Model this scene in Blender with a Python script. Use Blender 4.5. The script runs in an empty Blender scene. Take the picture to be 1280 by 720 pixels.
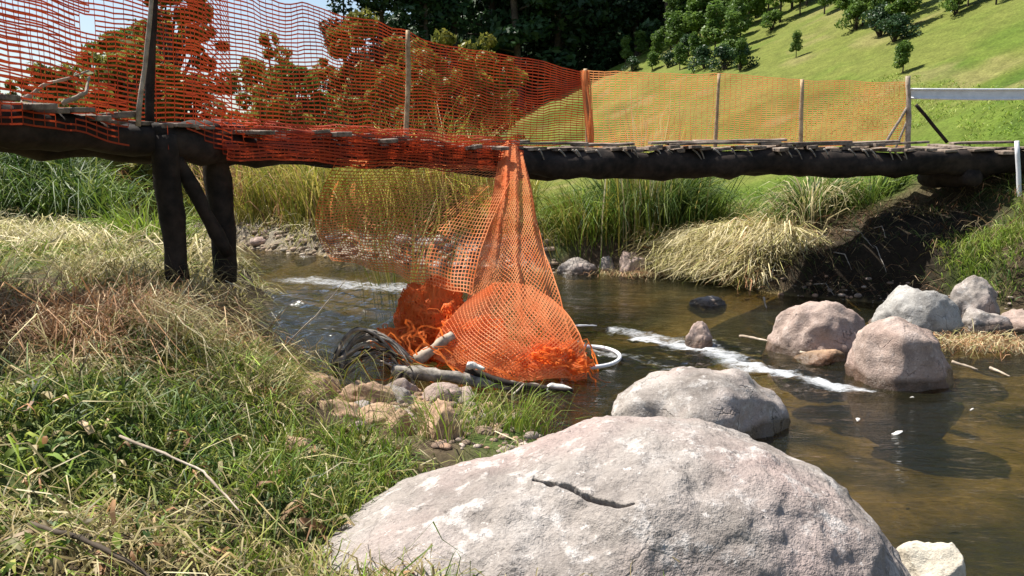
import bpy, bmesh, math, random
import numpy as np
from mathutils import Vector, noise as mnoise

random.seed(7)
R = np.random.default_rng(11)
sc = bpy.context.scene
COL = sc.collection

# ------------------------------------------------------------------ camera, world, sun, exposure
EYE = 1.65
FPX = 1000.0
PITCH = math.atan(0.135)
cam_d = bpy.data.cameras.new('camera')
cam_d.sensor_width = 36.0
cam_d.lens = 36.0 * FPX / 1280.0
cam_d.clip_start = 0.05
cam_d.clip_end = 2000
cam = bpy.data.objects.new('camera', cam_d)
cam.location = (0, 0, EYE)
cam.rotation_euler = (math.pi / 2 - PITCH, 0, 0)
COL.objects.link(cam)
sc.camera = cam

SUN = Vector((-0.45, 0.24, 0.86)).normalized()
world = bpy.data.worlds.new('World')
sc.world = world
world.use_nodes = True
wn = world.node_tree
bg = wn.nodes['Background']
sky = wn.nodes.new('ShaderNodeTexSky')
sky.sky_type = 'NISHITA'
sky.sun_disc = False
sky.sun_elevation = math.asin(SUN.z)
sky.sun_rotation = math.atan2(SUN.x, SUN.y)
sky.air_density = 1.2
sky.dust_density = 1.5
wn.links.new(sky.outputs[0], bg.inputs[0])
bg.inputs[1].default_value = 0.075
sun_d = bpy.data.lights.new('sun', 'SUN')
sun_d.energy = 5.0
sun_d.angle = math.radians(0.5)
sun_d.color = (1.0, 0.95, 0.87)
sun = bpy.data.objects.new('sun', sun_d)
sun.rotation_euler = SUN.to_track_quat('Z', 'Y').to_euler()
sun.location = (-20, 8, 40)
COL.objects.link(sun)
sc.view_settings.view_transform = 'Standard'
sc.view_settings.look = 'None'
sc.view_settings.gamma = 1.0
sc.view_settings.use_curve_mapping = False
sc.view_settings.exposure = 1.0
sc.cycles.transparent_max_bounces = 16
sc.cycles.max_bounces = 6

# ------------------------------------------------------------------ helpers
CT, ST = math.cos(PITCH), math.sin(PITCH)

def ray(px, py):
    a = (px - 640) / FPX
    b = (360 - py) / FPX
    return Vector((a, CT + b * ST, -ST + b * CT))

def at(px, py, Y):
    d = ray(px, py)
    return Vector((0, 0, EYE)) + d * (Y / d.y)

def onz(px, py, z=0.0):
    d = ray(px, py)
    return Vector((0, 0, EYE)) + d * ((z - EYE) / d.z)

def tag(o, label=None, cat=None, group=None, kind=None):
    if label: o['label'] = label
    if cat: o['category'] = cat
    if group: o['group'] = group
    if kind: o['kind'] = kind
    return o

def empty(name, loc=(0, 0, 0)):
    o = bpy.data.objects.new(name, None)
    o.location = loc
    o.empty_display_size = 0.1
    COL.objects.link(o)
    return o

def link(name, me, mat=None, parent=None, smooth=True):
    if mat is not None:
        me.materials.append(mat)
    if smooth:
        me.polygons.foreach_set('use_smooth', np.ones(len(me.polygons), dtype=bool))
    o = bpy.data.objects.new(name, me)
    COL.objects.link(o)
    if parent is not None:
        o.parent = parent
        o.matrix_parent_inverse.identity()
        o.location = -Vector(parent.location)
    return o

def mesh_np(name, V, loops, starts, totals, cols=None):
    me = bpy.data.meshes.new(name)
    V = np.asarray(V, dtype=np.float32)
    me.vertices.add(len(V))
    me.vertices.foreach_set('co', V.ravel())
    me.loops.add(len(loops))
    me.loops.foreach_set('vertex_index', np.asarray(loops, dtype=np.int32))
    me.polygons.add(len(starts))
    me.polygons.foreach_set('loop_start', np.asarray(starts, dtype=np.int32))
    me.polygons.foreach_set('loop_total', np.asarray(totals, dtype=np.int32))
    if cols is not None:
        a = me.attributes.new('col', 'FLOAT_COLOR', 'POINT')
        c = np.ones((len(V), 4), dtype=np.float32)
        c[:, :3] = cols
        a.data.foreach_set('color', c.ravel())
    me.update()
    me.validate()
    return me

def mesh_quads(name, V, Q, cols=None):
    Q = np.asarray(Q, dtype=np.int32)
    n = len(Q)
    return mesh_np(name, V, Q.ravel(), np.arange(n) * 4, np.full(n, 4), cols)

def grid_faces(nu, nv, off=0, wrap_u=False):
    iu = np.arange(nu if wrap_u else nu - 1)
    iv = np.arange(nv - 1)
    A, B = np.meshgrid(iu, iv, indexing='ij')
    A2 = (A + 1) % nu
    return np.stack([A * nv + B, A2 * nv + B, A2 * nv + B + 1, A * nv + B + 1], -1).reshape(-1, 4) + off

# numpy value noise
def _hash(ix, iy, iz, s):
    h = (ix.astype(np.int64) * 374761393 + iy.astype(np.int64) * 668265263 + iz.astype(np.int64) * 2147483647 + s * 144269) & 0xffffffff
    h = ((h ^ (h >> 13)) * 1274126177) & 0xffffffff
    h = ((h ^ (h >> 16)) * 2246822519) & 0xffffffff
    return ((h ^ (h >> 15)) & 0xffffff) / float(0xffffff)

def vn(p, s=0):
    p = np.asarray(p, dtype=np.float64)
    i = np.floor(p)
    f = p - i
    f = f * f * f * (f * (f * 6 - 15) + 10)
    i = i.astype(np.int64)
    r = 0
    for dx in (0, 1):
        for dy in (0, 1):
            for dz in (0, 1):
                w = (f[:, 0] if dx else 1 - f[:, 0]) * (f[:, 1] if dy else 1 - f[:, 1]) * (f[:, 2] if dz else 1 - f[:, 2])
                r = r + w * _hash(i[:, 0] + dx, i[:, 1] + dy, i[:, 2] + dz, s)
    return r * 2 - 1

def fbm(p, octv=4, s=0, gain=0.5):
    r, a, f = 0, 1.0, 1.0
    for o in range(octv):
        r = r + a * vn(np.asarray(p) * f + 17.3 * o, s + o)
        a *= gain
        f *= 2.03
    return r

def fbm2(x, y, sc_, octv=3, s=0):
    x = np.asarray(x, dtype=float)
    return fbm(np.stack([x * sc_, np.asarray(y) * sc_, np.zeros_like(x) + s * 1.7], -1), octv, s)

def sstep(a, b, x):
    t = np.clip((x - a) / (b - a), 0, 1)
    return t * t * (3 - 2 * t)

# ------------------------------------------------------------------ materials
def new_mat(name):
    m = bpy.data.materials.new(name)
    m.use_nodes = True
    nt = m.node_tree
    nt.nodes.clear()
    out = nt.nodes.new('ShaderNodeOutputMaterial')
    return m, nt, out

def N(nt, typ, **kw):
    n = nt.nodes.new(typ)
    for k, v in kw.items():
        if k in n.inputs:
            n.inputs[k].default_value = v
        else:
            setattr(n, k, v)
    return n

def ramp(nt, fac, stops):
    r = nt.nodes.new('ShaderNodeValToRGB')
    el = r.color_ramp.elements
    while len(el) < len(stops):
        el.new(0.5)
    for e, (p, c) in zip(el, stops):
        e.position = p
        e.color = (*c, 1) if len(c) == 3 else c
    nt.links.new(fac, r.inputs[0])
    return r

def tex(nt, scale, detail=4, rough=0.6, vec=None, typ='ShaderNodeTexNoise'):
    n = nt.nodes.new(typ)
    n.inputs['Scale'].default_value = scale
    if 'Detail' in n.inputs: n.inputs['Detail'].default_value = detail
    if 'Roughness' in n.inputs: n.inputs['Roughness'].default_value = rough
    if vec is not None: nt.links.new(vec, n.inputs['Vector'])
    return n

def mixc(nt, fac, a, b, blend='MIX'):
    m = nt.nodes.new('ShaderNodeMix')
    m.data_type = 'RGBA'
    m.blend_type = blend
    for sock, v in ((m.inputs[0], fac), (m.inputs[6], a), (m.inputs[7], b)):
        if hasattr(v, 'is_linked'):
            nt.links.new(v, sock)
        elif isinstance(v, (int, float)):
            sock.default_value = v
        else:
            sock.default_value = (*v, 1)
    return m.outputs[2]

def blade_mat(name, trans=0.35, rough=0.55):
    m, nt, out = new_mat(name)
    at_ = N(nt, 'ShaderNodeAttribute', attribute_name='col')
    p = N(nt, 'ShaderNodeBsdfPrincipled')
    p.inputs['Roughness'].default_value = rough
    p.inputs['Specular IOR Level'].default_value = 0.3
    t = N(nt, 'ShaderNodeBsdfTranslucent')
    mx = N(nt, 'ShaderNodeMixShader')
    mx.inputs[0].default_value = trans
    nt.links.new(at_.outputs['Color'], p.inputs['Base Color'])
    nt.links.new(at_.outputs['Color'], t.inputs['Color'])
    nt.links.new(p.outputs[0], mx.inputs[1])
    nt.links.new(t.outputs[0], mx.inputs[2])
    nt.links.new(mx.outputs[0], out.inputs[0])
    return m

def leaf_mat(name, c0, c1, trans=0.25):
    m, nt, out = new_mat(name)
    tc = N(nt, 'ShaderNodeTexCoord')
    n = tex(nt, 0.8, 3, 0.7, tc.outputs['Object'])
    r = ramp(nt, n.outputs[0], [(0.35, c0), (0.65, c1)])
    p = N(nt, 'ShaderNodeBsdfPrincipled')
    p.inputs['Roughness'].default_value = 0.5
    p.inputs['Specular IOR Level'].default_value = 0.25
    t = N(nt, 'ShaderNodeBsdfTranslucent')
    mx = N(nt, 'ShaderNodeMixShader')
    mx.inputs[0].default_value = trans
    nt.links.new(r.outputs[0], p.inputs['Base Color'])
    nt.links.new(r.outputs[0], t.inputs['Color'])
    nt.links.new(p.outputs[0], mx.inputs[1])
    nt.links.new(t.outputs[0], mx.inputs[2])
    nt.links.new(mx.outputs[0], out.inputs[0])
    return m

def rock_mat(name, base, dark, light, scale=3.0, pink=None, lichen=0.5, bump=0.5, wet=False, frac=.8):
    m, nt, out = new_mat(name)
    tc = N(nt, 'ShaderNodeTexCoord')
    v = tc.outputs['Object']
    n1 = tex(nt, scale, 6, 0.65, v)
    c = ramp(nt, n1.outputs[0], [(0.30, dark), (0.52, base), (0.75, light)]).outputs[0]
    if pink is not None:
        n4 = tex(nt, scale * 0.6, 3, 0.5, v)
        f4 = ramp(nt, n4.outputs[0], [(0.45, (0, 0, 0)), (0.65, (0.8, 0.8, 0.8))]).outputs[0]
        c = mixc(nt, f4, c, pink)
    # lichen blotches
    n2 = tex(nt, scale * 3.2, 5, 0.7, v)
    f2 = ramp(nt, n2.outputs[0], [(0.60 - 0.08 * lichen, (0, 0, 0)), (0.70 - 0.08 * lichen, (lichen,) * 3)]).outputs[0]
    c = mixc(nt, f2, c, tuple(min(0.75, x * 1.25 + 0.05) for x in light))
    # dark pits and specks
    n3 = tex(nt, scale * 9, 4, 0.75, v)
    f3 = ramp(nt, n3.outputs[0], [(0.30, (0.75, 0.75, 0.75)), (0.42, (0, 0, 0))]).outputs[0]
    c = mixc(nt, f3, c, tuple(x * 0.5 for x in dark))
    n6 = tex(nt, scale * 5.5, 6, 0.8, v)
    f6 = ramp(nt, n6.outputs[0], [(0.36, (0.55, 0.55, 0.55)), (0.43, (0, 0, 0))]).outputs[0]
    c = mixc(nt, f6, c, dark)
    n7 = tex(nt, scale * 7.5, 5, 0.75, v)
    f7 = ramp(nt, n7.outputs[0], [(0.63, (0, 0, 0)), (0.67, (0.75 * lichen + .1,) * 3)]).outputs[0]
    c = mixc(nt, f7, c, tuple(min(0.8, x * 1.35 + 0.08) for x in light))
    # fine fracture lines, only here and there
    nd = tex(nt, scale * 1.5, 4, 0.6, v)
    vv_ = mixc(nt, 0.16, v, nd.outputs['Color'])
    vo = N(nt, 'ShaderNodeTexVoronoi', feature='DISTANCE_TO_EDGE'); vo.inputs['Scale'].default_value = scale * 1.1
    nt.links.new(vv_, vo.inputs['Vector'])
    fv = ramp(nt, vo.outputs['Distance'], [(0.0, (frac,) * 3), (0.016, (0, 0, 0))]).outputs[0]
    ng = tex(nt, scale * 0.9, 2, 0.5, v)
    gg = ramp(nt, ng.outputs[0], [(0.5, (0, 0, 0)), (0.62, (1, 1, 1))]).outputs[0]
    fvm = N(nt, 'ShaderNodeMath', operation='MULTIPLY'); nt.links.new(fv, fvm.inputs[0]); nt.links.new(gg, fvm.inputs[1])
    c = mixc(nt, fvm.outputs[0], c, tuple(x * 0.4 for x in dark))
    mu = tex(nt, scale * 30, 3, 0.7, v)
    r5 = ramp(nt, mu.outputs[0], [(0.3, (0.78, 0.78, 0.78)), (0.7, (1.15, 1.15, 1.15))]).outputs[0]
    c = mixc(nt, 1.0, c, r5, 'MULTIPLY')
    p = N(nt, 'ShaderNodeBsdfPrincipled')
    p.inputs['Roughness'].default_value = 0.85
    p.inputs['Specular IOR Level'].default_value = 0.25
    if wet:
        # the stone is wet below the splash line
        geo = N(nt, 'ShaderNodeNewGeometry')
        sep = N(nt, 'ShaderNodeSeparateXYZ')
        nt.links.new(geo.outputs['Position'], sep.inputs[0])
        add = N(nt, 'ShaderNodeMath', operation='MULTIPLY_ADD')
        nt.links.new(n1.outputs[0], add.inputs[0]); add.inputs[1].default_value = -0.12
        nt.links.new(sep.outputs[2], add.inputs[2])
        wr = ramp(nt, add.outputs[0], [(0.0, (1, 1, 1)), (0.045, (0, 0, 0))]).outputs[0]
        c = mixc(nt, wr, c, mixc(nt, 1.0, c, (0.35, 0.32, 0.28), 'MULTIPLY'))
        rr = ramp(nt, wr, [(0, (0.85,) * 3), (1, (0.25,) * 3)])
        nt.links.new(rr.outputs[0], p.inputs['Roughness'])
    nt.links.new(c, p.inputs['Base Color'])
    b1 = N(nt, 'ShaderNodeBump'); b1.inputs['Strength'].default_value = bump; b1.inputs['Distance'].default_value = 0.02
    m0_ = N(nt, 'ShaderNodeMath', operation='ADD')
    nt.links.new(n2.outputs[0], m0_.inputs[0]); nt.links.new(n3.outputs[0], m0_.inputs[1])
    mm = N(nt, 'ShaderNodeMath', operation='SUBTRACT')
    nt.links.new(m0_.outputs[0], mm.inputs[0]); nt.links.new(fvm.outputs[0], mm.inputs[1])
    nt.links.new(mm.outputs[0], b1.inputs['Height'])
    b2 = N(nt, 'ShaderNodeBump'); b2.inputs['Strength'].default_value = bump * 0.8; b2.inputs['Distance'].default_value = 0.006
    nt.links.new(mu.outputs[0], b2.inputs['Height']); nt.links.new(b1.outputs[0], b2.inputs['Normal'])
    nt.links.new(b2.outputs[0], p.inputs['Normal'])
    nt.links.new(p.outputs[0], out.inputs[0])
    return m

def wood_mat(name, dark, light, scale=12):
    m, nt, out = new_mat(name)
    tc = N(nt, 'ShaderNodeTexCoord')
    n = tex(nt, scale, 6, 0.7, tc.outputs['Object'])
    n2 = tex(nt, scale * 0.25, 3, 0.6, tc.outputs['Object'])
    ad = N(nt, 'ShaderNodeMath', operation='MULTIPLY'); nt.links.new(n.outputs[0], ad.inputs[0]); nt.links.new(n2.outputs[0], ad.inputs[1])
    c = ramp(nt, ad.outputs[0], [(0.12, dark), (0.38, light)]).outputs[0]
    p = N(nt, 'ShaderNodeBsdfPrincipled'); p.inputs['Roughness'].default_value = 0.8
    p.inputs['Specular IOR Level'].default_value = 0.2
    nt.links.new(c, p.inputs['Base Color'])
    b = N(nt, 'ShaderNodeBump'); b.inputs['Strength'].default_value = 0.6; b.inputs['Distance'].default_value = 0.01
    nt.links.new(n.outputs[0], b.inputs['Height']); nt.links.new(b.outputs[0], p.inputs['Normal'])
    nt.links.new(p.outputs[0], out.inputs[0])
    return m

def net_mat(name, c0, c1, trans=0.35):
    m, nt, out = new_mat(name)
    tc = N(nt, 'ShaderNodeTexCoord')
    n = tex(nt, 3.0, 4, 0.6, tc.outputs['Object'])
    c = ramp(nt, n.outputs[0], [(0.3, c0), (0.7, c1)]).outputs[0]
    p = N(nt, 'ShaderNodeBsdfPrincipled'); p.inputs['Roughness'].default_value = 0.6
    p.inputs['Specular IOR Level'].default_value = 0.25
    t = N(nt, 'ShaderNodeBsdfTranslucent')
    mx = N(nt, 'ShaderNodeMixShader'); mx.inputs[0].default_value = trans
    nt.links.new(c, p.inputs['Base Color']); nt.links.new(c, t.inputs[0])
    nt.links.new(p.outputs[0], mx.inputs[1]); nt.links.new(t.outputs[0], mx.inputs[2])
    nt.links.new(mx.outputs[0], out.inputs[0])
    return m

M_GRASS = blade_mat('grass_blades', 0.35)
M_DRY = blade_mat('dry_blades', 0.25, 0.7)
M_FOREST = [leaf_mat('forest_leaf', (0.012, 0.03, 0.010), (0.035, 0.07, 0.022), 0.15),  # forest shade is put into these dark leaf colours
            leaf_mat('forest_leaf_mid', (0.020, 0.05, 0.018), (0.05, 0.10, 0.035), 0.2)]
M_SAP = leaf_mat('sapling_leaf', (0.075, 0.14, 0.024), (0.15, 0.23, 0.045), 0.4)
M_YEL = leaf_mat('yellow_leaf', (0.12, 0.14, 0.025), (0.27, 0.24, 0.05), 0.4)
M_BARK = wood_mat('bark', (0.03, 0.022, 0.016), (0.12, 0.09, 0.06), 6)
M_WOOD_DK = wood_mat('dark_wood', (0.010, 0.008, 0.007), (0.045, 0.032, 0.025), 10)
M_WOOD_PL = wood_mat('plank_wood', (0.06, 0.042, 0.03), (0.30, 0.24, 0.19), 14)
M_WOOD_PALE = wood_mat('pale_wood', (0.22, 0.17, 0.12), (0.50, 0.42, 0.33), 16)
M_WOOD_GREY = wood_mat('grey_wood', (0.10, 0.085, 0.07), (0.38, 0.34, 0.29), 20)
M_WOOD_WHITE = wood_mat('bleached_wood', (0.42, 0.38, 0.33), (0.74, 0.72, 0.68), 20)
M_POLE = wood_mat('pole_wood', (0.24, 0.15, 0.08), (0.58, 0.43, 0.26), 14)
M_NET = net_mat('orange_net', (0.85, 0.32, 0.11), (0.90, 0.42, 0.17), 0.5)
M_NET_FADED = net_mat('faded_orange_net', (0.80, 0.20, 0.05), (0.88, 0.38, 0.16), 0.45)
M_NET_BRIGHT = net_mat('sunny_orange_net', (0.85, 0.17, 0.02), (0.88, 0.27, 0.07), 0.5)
M_NET_SHADED = net_mat('shaded_orange_net', (0.26, 0.032, 0.014), (0.52, 0.07, 0.018), 0.25)  # the net orange darkened, its shade put into the colour

def plain(name, c, rough=0.5):
    m, nt, out = new_mat(name)
    tc = N(nt, 'ShaderNodeTexCoord')
    n = tex(nt, 8, 4, 0.6, tc.outputs['Object'])
    r = ramp(nt, n.outputs[0], [(0.3, tuple(x * 0.8 for x in c)), (0.7, c)])
    p = N(nt, 'ShaderNodeBsdfPrincipled'); p.inputs['Roughness'].default_value = rough
    nt.links.new(r.outputs[0], p.inputs['Base Color']); nt.links.new(p.outputs[0], out.inputs[0])
    return m
M_WHITE = plain('white_plastic', (0.78, 0.78, 0.80), 0.4)

# ------------------------------------------------------------------ river plan and terrain
NEAR = [(3.0, -4.0), (2.0, 0.5), (1.35, 2.2), (0.75, 3.6), (0.42, 4.6), (0.05, 5.5), (-0.5, 6.0), (-1.3, 6.1), (-1.95, 6.35),
        (-2.4, 7.2), (-2.9, 9.0), (-3.3, 11.0), (-4.6, 13.0), (-7.6, 16.0), (-12, 20.0), (-24, 26)]
FAR = [(-24, 31.5), (-12, 24), (-7.2, 20.2), (-3.2, 16.6), (-0.9, 15.2), (0.85, 14.3), (2.6, 13.8), (3.4, 12.6), (3.9, 11.5), (5.0, 10.6),
       (6.0, 9.5), (7.4, 8.7), (9.0, 7.0), (9.5, 3.0), (9.5, -4.0)]
POLY = np.array(NEAR + FAR, dtype=float)

def poly_sd(x, y, P=POLY):
    x = np.asarray(x, float); y = np.asarray(y, float)
    A = P; B = np.roll(P, -1, axis=0)
    best = np.full(x.shape, 1e9); inside = np.zeros(x.shape, bool)
    for (ax, ay), (bx, by) in zip(A, B):
        ex, ey = bx - ax, by - ay
        t = np.clip(((x - ax) * ex + (y - ay) * ey) / (ex * ex + ey * ey), 0, 1)
        best = np.minimum(best, (x - ax - t * ex) ** 2 + (y - ay - t * ey) ** 2)
        c = ((ay > y) != (by > y)) & (x < ex * (y - ay) / (ey if ey != 0 else 1e-9) + ax)
        inside ^= c
    d = np.sqrt(best)
    return np.where(inside, -d, d)

CP = np.array([
    (0, 0, .45), (-1.0, 1.2, .55), (-1.3, 2.2, .62), (-3, 1, .75), (-2.0, 3.4, .70), (-1.15, 3.2, .36), (-.75, 2.9, .12), (-.75, 2.3, .2), (-.3, 2.2, .25), (-.45, 3.5, .14), (-0.2, 3.7, .14), (0.1, 4.2, .12),
    (-0.6, 4.5, .12), (-.8, 3.9, .2), (-1.0, 5.2, .10), (-1.75, 4.7, .5), (-0.4, 5.3, .06), (-1.3, 5.9, .08), (-1.5, 5.2, .2), (-1.95,5.6,.34), (-2.3, 4.8, .78), (-3.4, 4.8, .85), (-2.3, 6.0, .72),
    (-2.6, 6.5, .88), (-3.2, 7.5, .88), (-4.4, 8.2, .88), (-4.2, 10, .72), (-7, 12, .72), (-5.5, 13.5, .6), (-7.5, 13.2, .8), (-10, 15.5, 1.6), (-14, 17, 2.6), (-9, 8, 1.1), (-6, 5, 1.0),
    (-8, 22.5, .7), (-4, 19.5, .6), (-1, 17.5, .6), (1.0, 16, .75), (2.4, 15, .7), (3.2, 15.5, .8), (3.5, 14, .62), (4.0, 12.9, .72), (4.6, 12.0, .72), (5.0, 13.4, 1.2),
    (5.9, 11.6, 1.15), (6.0, 10.3, .85), (6.6, 9.9, 1.1), (7.3, 10.5, 1.5), (9, 12, 2.02), (7.5, 11.8, 1.75), (7.2, 13, 1.85), (12, 10, 2.3), (8.4, 8.8, 1.1), (12, 16, 3.2), (5, 16, 1.0), (10.5, 5, 1.2)], dtype=float)

def bank_h(x, y):
    num = 0; den = 0
    for cx, cy, h in CP:
        w = 1.0 / (((x - cx) ** 2 + (y - cy) ** 2) + 0.08) ** 1.75
        num = num + w * h; den = den + w
    return num / den

def terrain(x, y, want_sd=False):
    x = np.asarray(x, float); y = np.asarray(y, float)
    d = poly_sd(x, y)
    B = bank_h(x, y)
    # hill on the far side
    yy = np.where(y > 60, 60 - (y - 60) * 0.9, y)
    plane = 0.8 + 0.45 * (x - 5.9) + 0.20 * (yy - 16) + 0.55 * fbm2(x, y, 0.10, 5, 5) * sstep(26, 44, y)
    k = 0.8
    far = sstep(12.2, 15.0, y + 0.35 * np.clip(x, -30, 6)) * (d > 0)
    H = k * np.log(np.exp(np.clip(B / k, -40, 300)) + np.exp(np.clip((plane - 0.55) / k, -40, 300)))
    B2 = B + far * sstep(0.3, 3.5, d) * (H - B)
    # wooded mountain behind
    mt = np.clip(y - 92, 0, 400) * 0.42 * sstep(-30, -6, x) + np.clip(y - 60, 0, 500) * 0.06
    B2 = B2 + mt
    rise = sstep(0.0, 0.55, d) * 0.75 + 0.25 * sstep(0, 1.6, d)
    # cut bank beneath the pier on the near side
    n = fbm2(x, y, 1.1, 4, 2)
    land = 0.03 + B2 * rise + n * 0.05 * sstep(0.1, 1.0, d)
    depth = -np.minimum(0.62, 0.03 + 0.36 * (-d)) + 0.07 * n
    z = np.where(d > 0, land, np.minimum(depth, -0.02))
    return (z, d) if want_sd else z

def axis(segs):
    out = [segs[0][0]]
    for a, b, st in segs:
        n = max(1, int(round((b - a) / st)))
        out += list(np.linspace(a, b, n + 1)[1:])
    return np.array(out)

xs = axis([(-420, -120, 30), (-120, -40, 6), (-40, -14, 1.5), (-14, -5, 0.25), (-5, 8, 0.085), (8, 14, 0.25), (14, 45, 0.9), (45, 120, 6), (120, 420, 30)])
ys = axis([(-60, -6, 9), (-6, 0.5, 0.6), (0.5, 15, 0.085), (15, 30, 0.2), (30, 66, 0.7), (66, 130, 3), (130, 700, 25)])
GX, GY = np.meshgrid(xs, ys, indexing='ij')
gz, gd = terrain(GX.ravel(), GY.ravel(), True)
gx, gy = GX.ravel(), GY.ravel()
GZ = gz.reshape(GX.shape)

def zat(x, y):
    """height of the built ground sheet (bilinear in its own grid)"""
    x = np.asarray(x, float); y = np.asarray(y, float)
    i = np.clip(np.searchsorted(xs, x) - 1, 0, len(xs) - 2)
    j = np.clip(np.searchsorted(ys, y) - 1, 0, len(ys) - 2)
    u = (x - xs[i]) / (xs[i + 1] - xs[i]); v = (y - ys[j]) / (ys[j + 1] - ys[j])
    return (GZ[i, j] * (1 - u) * (1 - v) + GZ[i + 1, j] * u * (1 - v) + GZ[i, j + 1] * (1 - u) * v + GZ[i + 1, j + 1] * u * v)

nz1 = fbm2(gx, gy, 0.9, 4, 9); nz2 = fbm2(gx, gy, 0.22, 3, 21)
def lerp(a, b, t): return a * (1 - t[:, None]) + b * t[:, None]
def C(*c): return np.array(c, dtype=float)[None, :]
cg = np.repeat(C(.075, .055, .035), len(gx), 0)
cg = lerp(cg, C(.06, .085, .022), sstep(-.2, .5, nz1))                       # earth to green
bed = lerp(np.repeat(C(.21, .155, .065), len(gx), 0), C(.045, .040, .02), sstep(-.45, .5, nz1))
pool = sstep(-.6, -1.3, gx) * sstep(6.2, 7.2, gy) * sstep(14, 10, gy)
bed = lerp(bed, C(.03, .03, .022), .85 * pool)
cg = lerp(cg, bed, sstep(0.12, -0.05, gd))
grav = sstep(2.0, .7, gd) * sstep(-0.05, 0.1, gd) * sstep(13.5, 16, gy) * sstep(1.2, 0.0, gx)
cg = lerp(cg, C(.27, .23, .18), grav * (0.8 + 0.2 * nz1))
hillm = sstep(13.2, 15.5, gy + 0.3 * np.clip(gx, -5, 5)) * sstep(1.4, 3.0, gd) * sstep(-4, 2, gx)
hillc = lerp(np.repeat(C(.105, .150, .022), len(gx), 0), C(.145, .165, .035), sstep(-.3, .6, nz2 + .3 * nz1))
hillc = lerp(hillc, C(.070, .115, .016), sstep(.1, .7, -nz2 - .3 * nz1))
hillc = hillc * .84
hillc = lerp(hillc, C(.20, .17, .07), .55 * sstep(.35, .8, fbm2(gx, gy, .5, 4, 61)))
cg = lerp(cg, hillc, hillm)
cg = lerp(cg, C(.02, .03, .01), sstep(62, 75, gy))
# dark earth below the right bridge end, with the bridge shade painted in
ub_shade = sstep(1.5, .7, np.hypot((gx - 5.3) / 1.3, (gy - 11.2) / 0.9)) * (gd > 0)
cg = lerp(cg, C(.022, .017, .012), ub_shade)
beach = sstep(.9, .3, np.hypot((gx + .85) / 1.15, (gy - 5.7) / .6)) * (gd > -.3)
cg = lerp(cg, C(.32, .20, .125), beach)

m, nt, out = new_mat('ground_surface')
a_ = N(nt, 'ShaderNodeAttribute', attribute_name='col')
tc = N(nt, 'ShaderNodeTexCoord')
n1 = tex(nt, 14, 5, 0.7, tc.outputs['Object']); n2 = tex(nt, 2.2, 4, 0.6, tc.outputs['Object'])
r1 = ramp(nt, n1.outputs[0], [(0.3, (0.55,) * 3), (0.7, (1.35,) * 3)]).outputs[0]
r2 = ramp(nt, n2.outputs[0], [(0.3, (0.75,) * 3), (0.7, (1.2,) * 3)]).outputs[0]
c = mixc(nt, 1.0, mixc(nt, 1.0, a_.outputs[0], r1, 'MULTIPLY'), r2, 'MULTIPLY')
p = N(nt, 'ShaderNodeBsdfPrincipled'); p.inputs['Roughness'].default_value = 0.95; p.inputs['Specular IOR Level'].default_value = 0.1
b = N(nt, 'ShaderNodeBump'); b.inputs['Strength'].default_value = 0.7; b.inputs['Distance'].default_value = 0.03
nt.links.new(n1.outputs[0], b.inputs['Height']); nt.links.new(b.outputs[0], p.inputs['Normal'])
nt.links.new(c, p.inputs['Base Color']); nt.links.new(p.outputs[0], out.inputs[0])
M_GROUND = m

V = np.stack([gx, gy, gz], -1)
Q = grid_faces(len(xs), len(ys))
fc_y = gy[Q].mean(1); fc_x = gx[Q].mean(1); fc_d = gd[Q].mean(1)
is_hill = (hillm[Q].mean(1) > 0.5) | (fc_y > 60)
def submesh(name, mask):
    q = Q[mask]
    idx, inv = np.unique(q, return_inverse=True)
    return mesh_quads(name, V[idx], inv.reshape(-1, 4), cg[idx])
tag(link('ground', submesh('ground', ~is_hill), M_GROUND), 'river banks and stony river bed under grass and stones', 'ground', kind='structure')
tag(link('hill', submesh('hill', is_hill), M_GROUND), 'bright green grassy hillside rising behind the bridge', 'hill', kind='structure')

# ------------------------------------------------------------------ water
wx = axis([(-26, -6, 0.25), (-6, 7, 0.05), (7, 12, 0.25)]); wy = axis([(-4, 1.5, 0.25), (1.5, 12, 0.05), (12, 33, 0.15)])
WX, WY = np.meshgrid(wx, wy, indexing='ij'); X = WX.ravel(); Y = WY.ravel()
def pl_dist(x, y, pts):
    best = np.full(x.shape, 1e9)
    for (ax, ay), (bx, by) in zip(pts[:-1], pts[1:]):
        ex, ey = bx - ax, by - ay
        t = np.clip(((x - ax) * ex + (y - ay) * ey) / (ex * ex + ey * ey + 1e-9), 0, 1)
        best = np.minimum(best, (x - ax - t * ex) ** 2 + (y - ay - t * ey) ** 2)
    return np.sqrt(best)
def pz(*pts): return [tuple(onz(px, py)[:2]) for px, py in pts]
rap = [(pz((770, 412), (830, 425), (880, 437), (930, 452), (985, 468), (1045, 483)), 0.30, .72),
       (pz((870, 430), (905, 445), (930, 458)), 0.34, .80),
       (pz((800, 425), (850, 432), (890, 440)), 0.20, .9),
       (pz((930, 455), (1000, 470), (1050, 484)), 0.13, .95),
       (pz((960, 462), (1040, 480), (1085, 488)), 0.15, .8),
       (pz((380, 350), (450, 357), (515, 362)), 0.9, .72),
       (pz((330, 338), (420, 345), (480, 350)), 0.9, .5),
       (pz((470, 318), (560, 322), (640, 330)), 1.2, .55),
       (pz((720, 428), (770, 446)), 0.22, .7),
       (pz((780, 445), (840, 460), (880, 464)), 0.3, .6)]
foam = np.zeros_like(X)
for pts, w, s in rap:
    foam = np.maximum(foam, s * np.exp(-(pl_dist(X, Y, pts) / w) ** 2))
rough = sstep(0.02, 0.4, foam)
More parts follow.
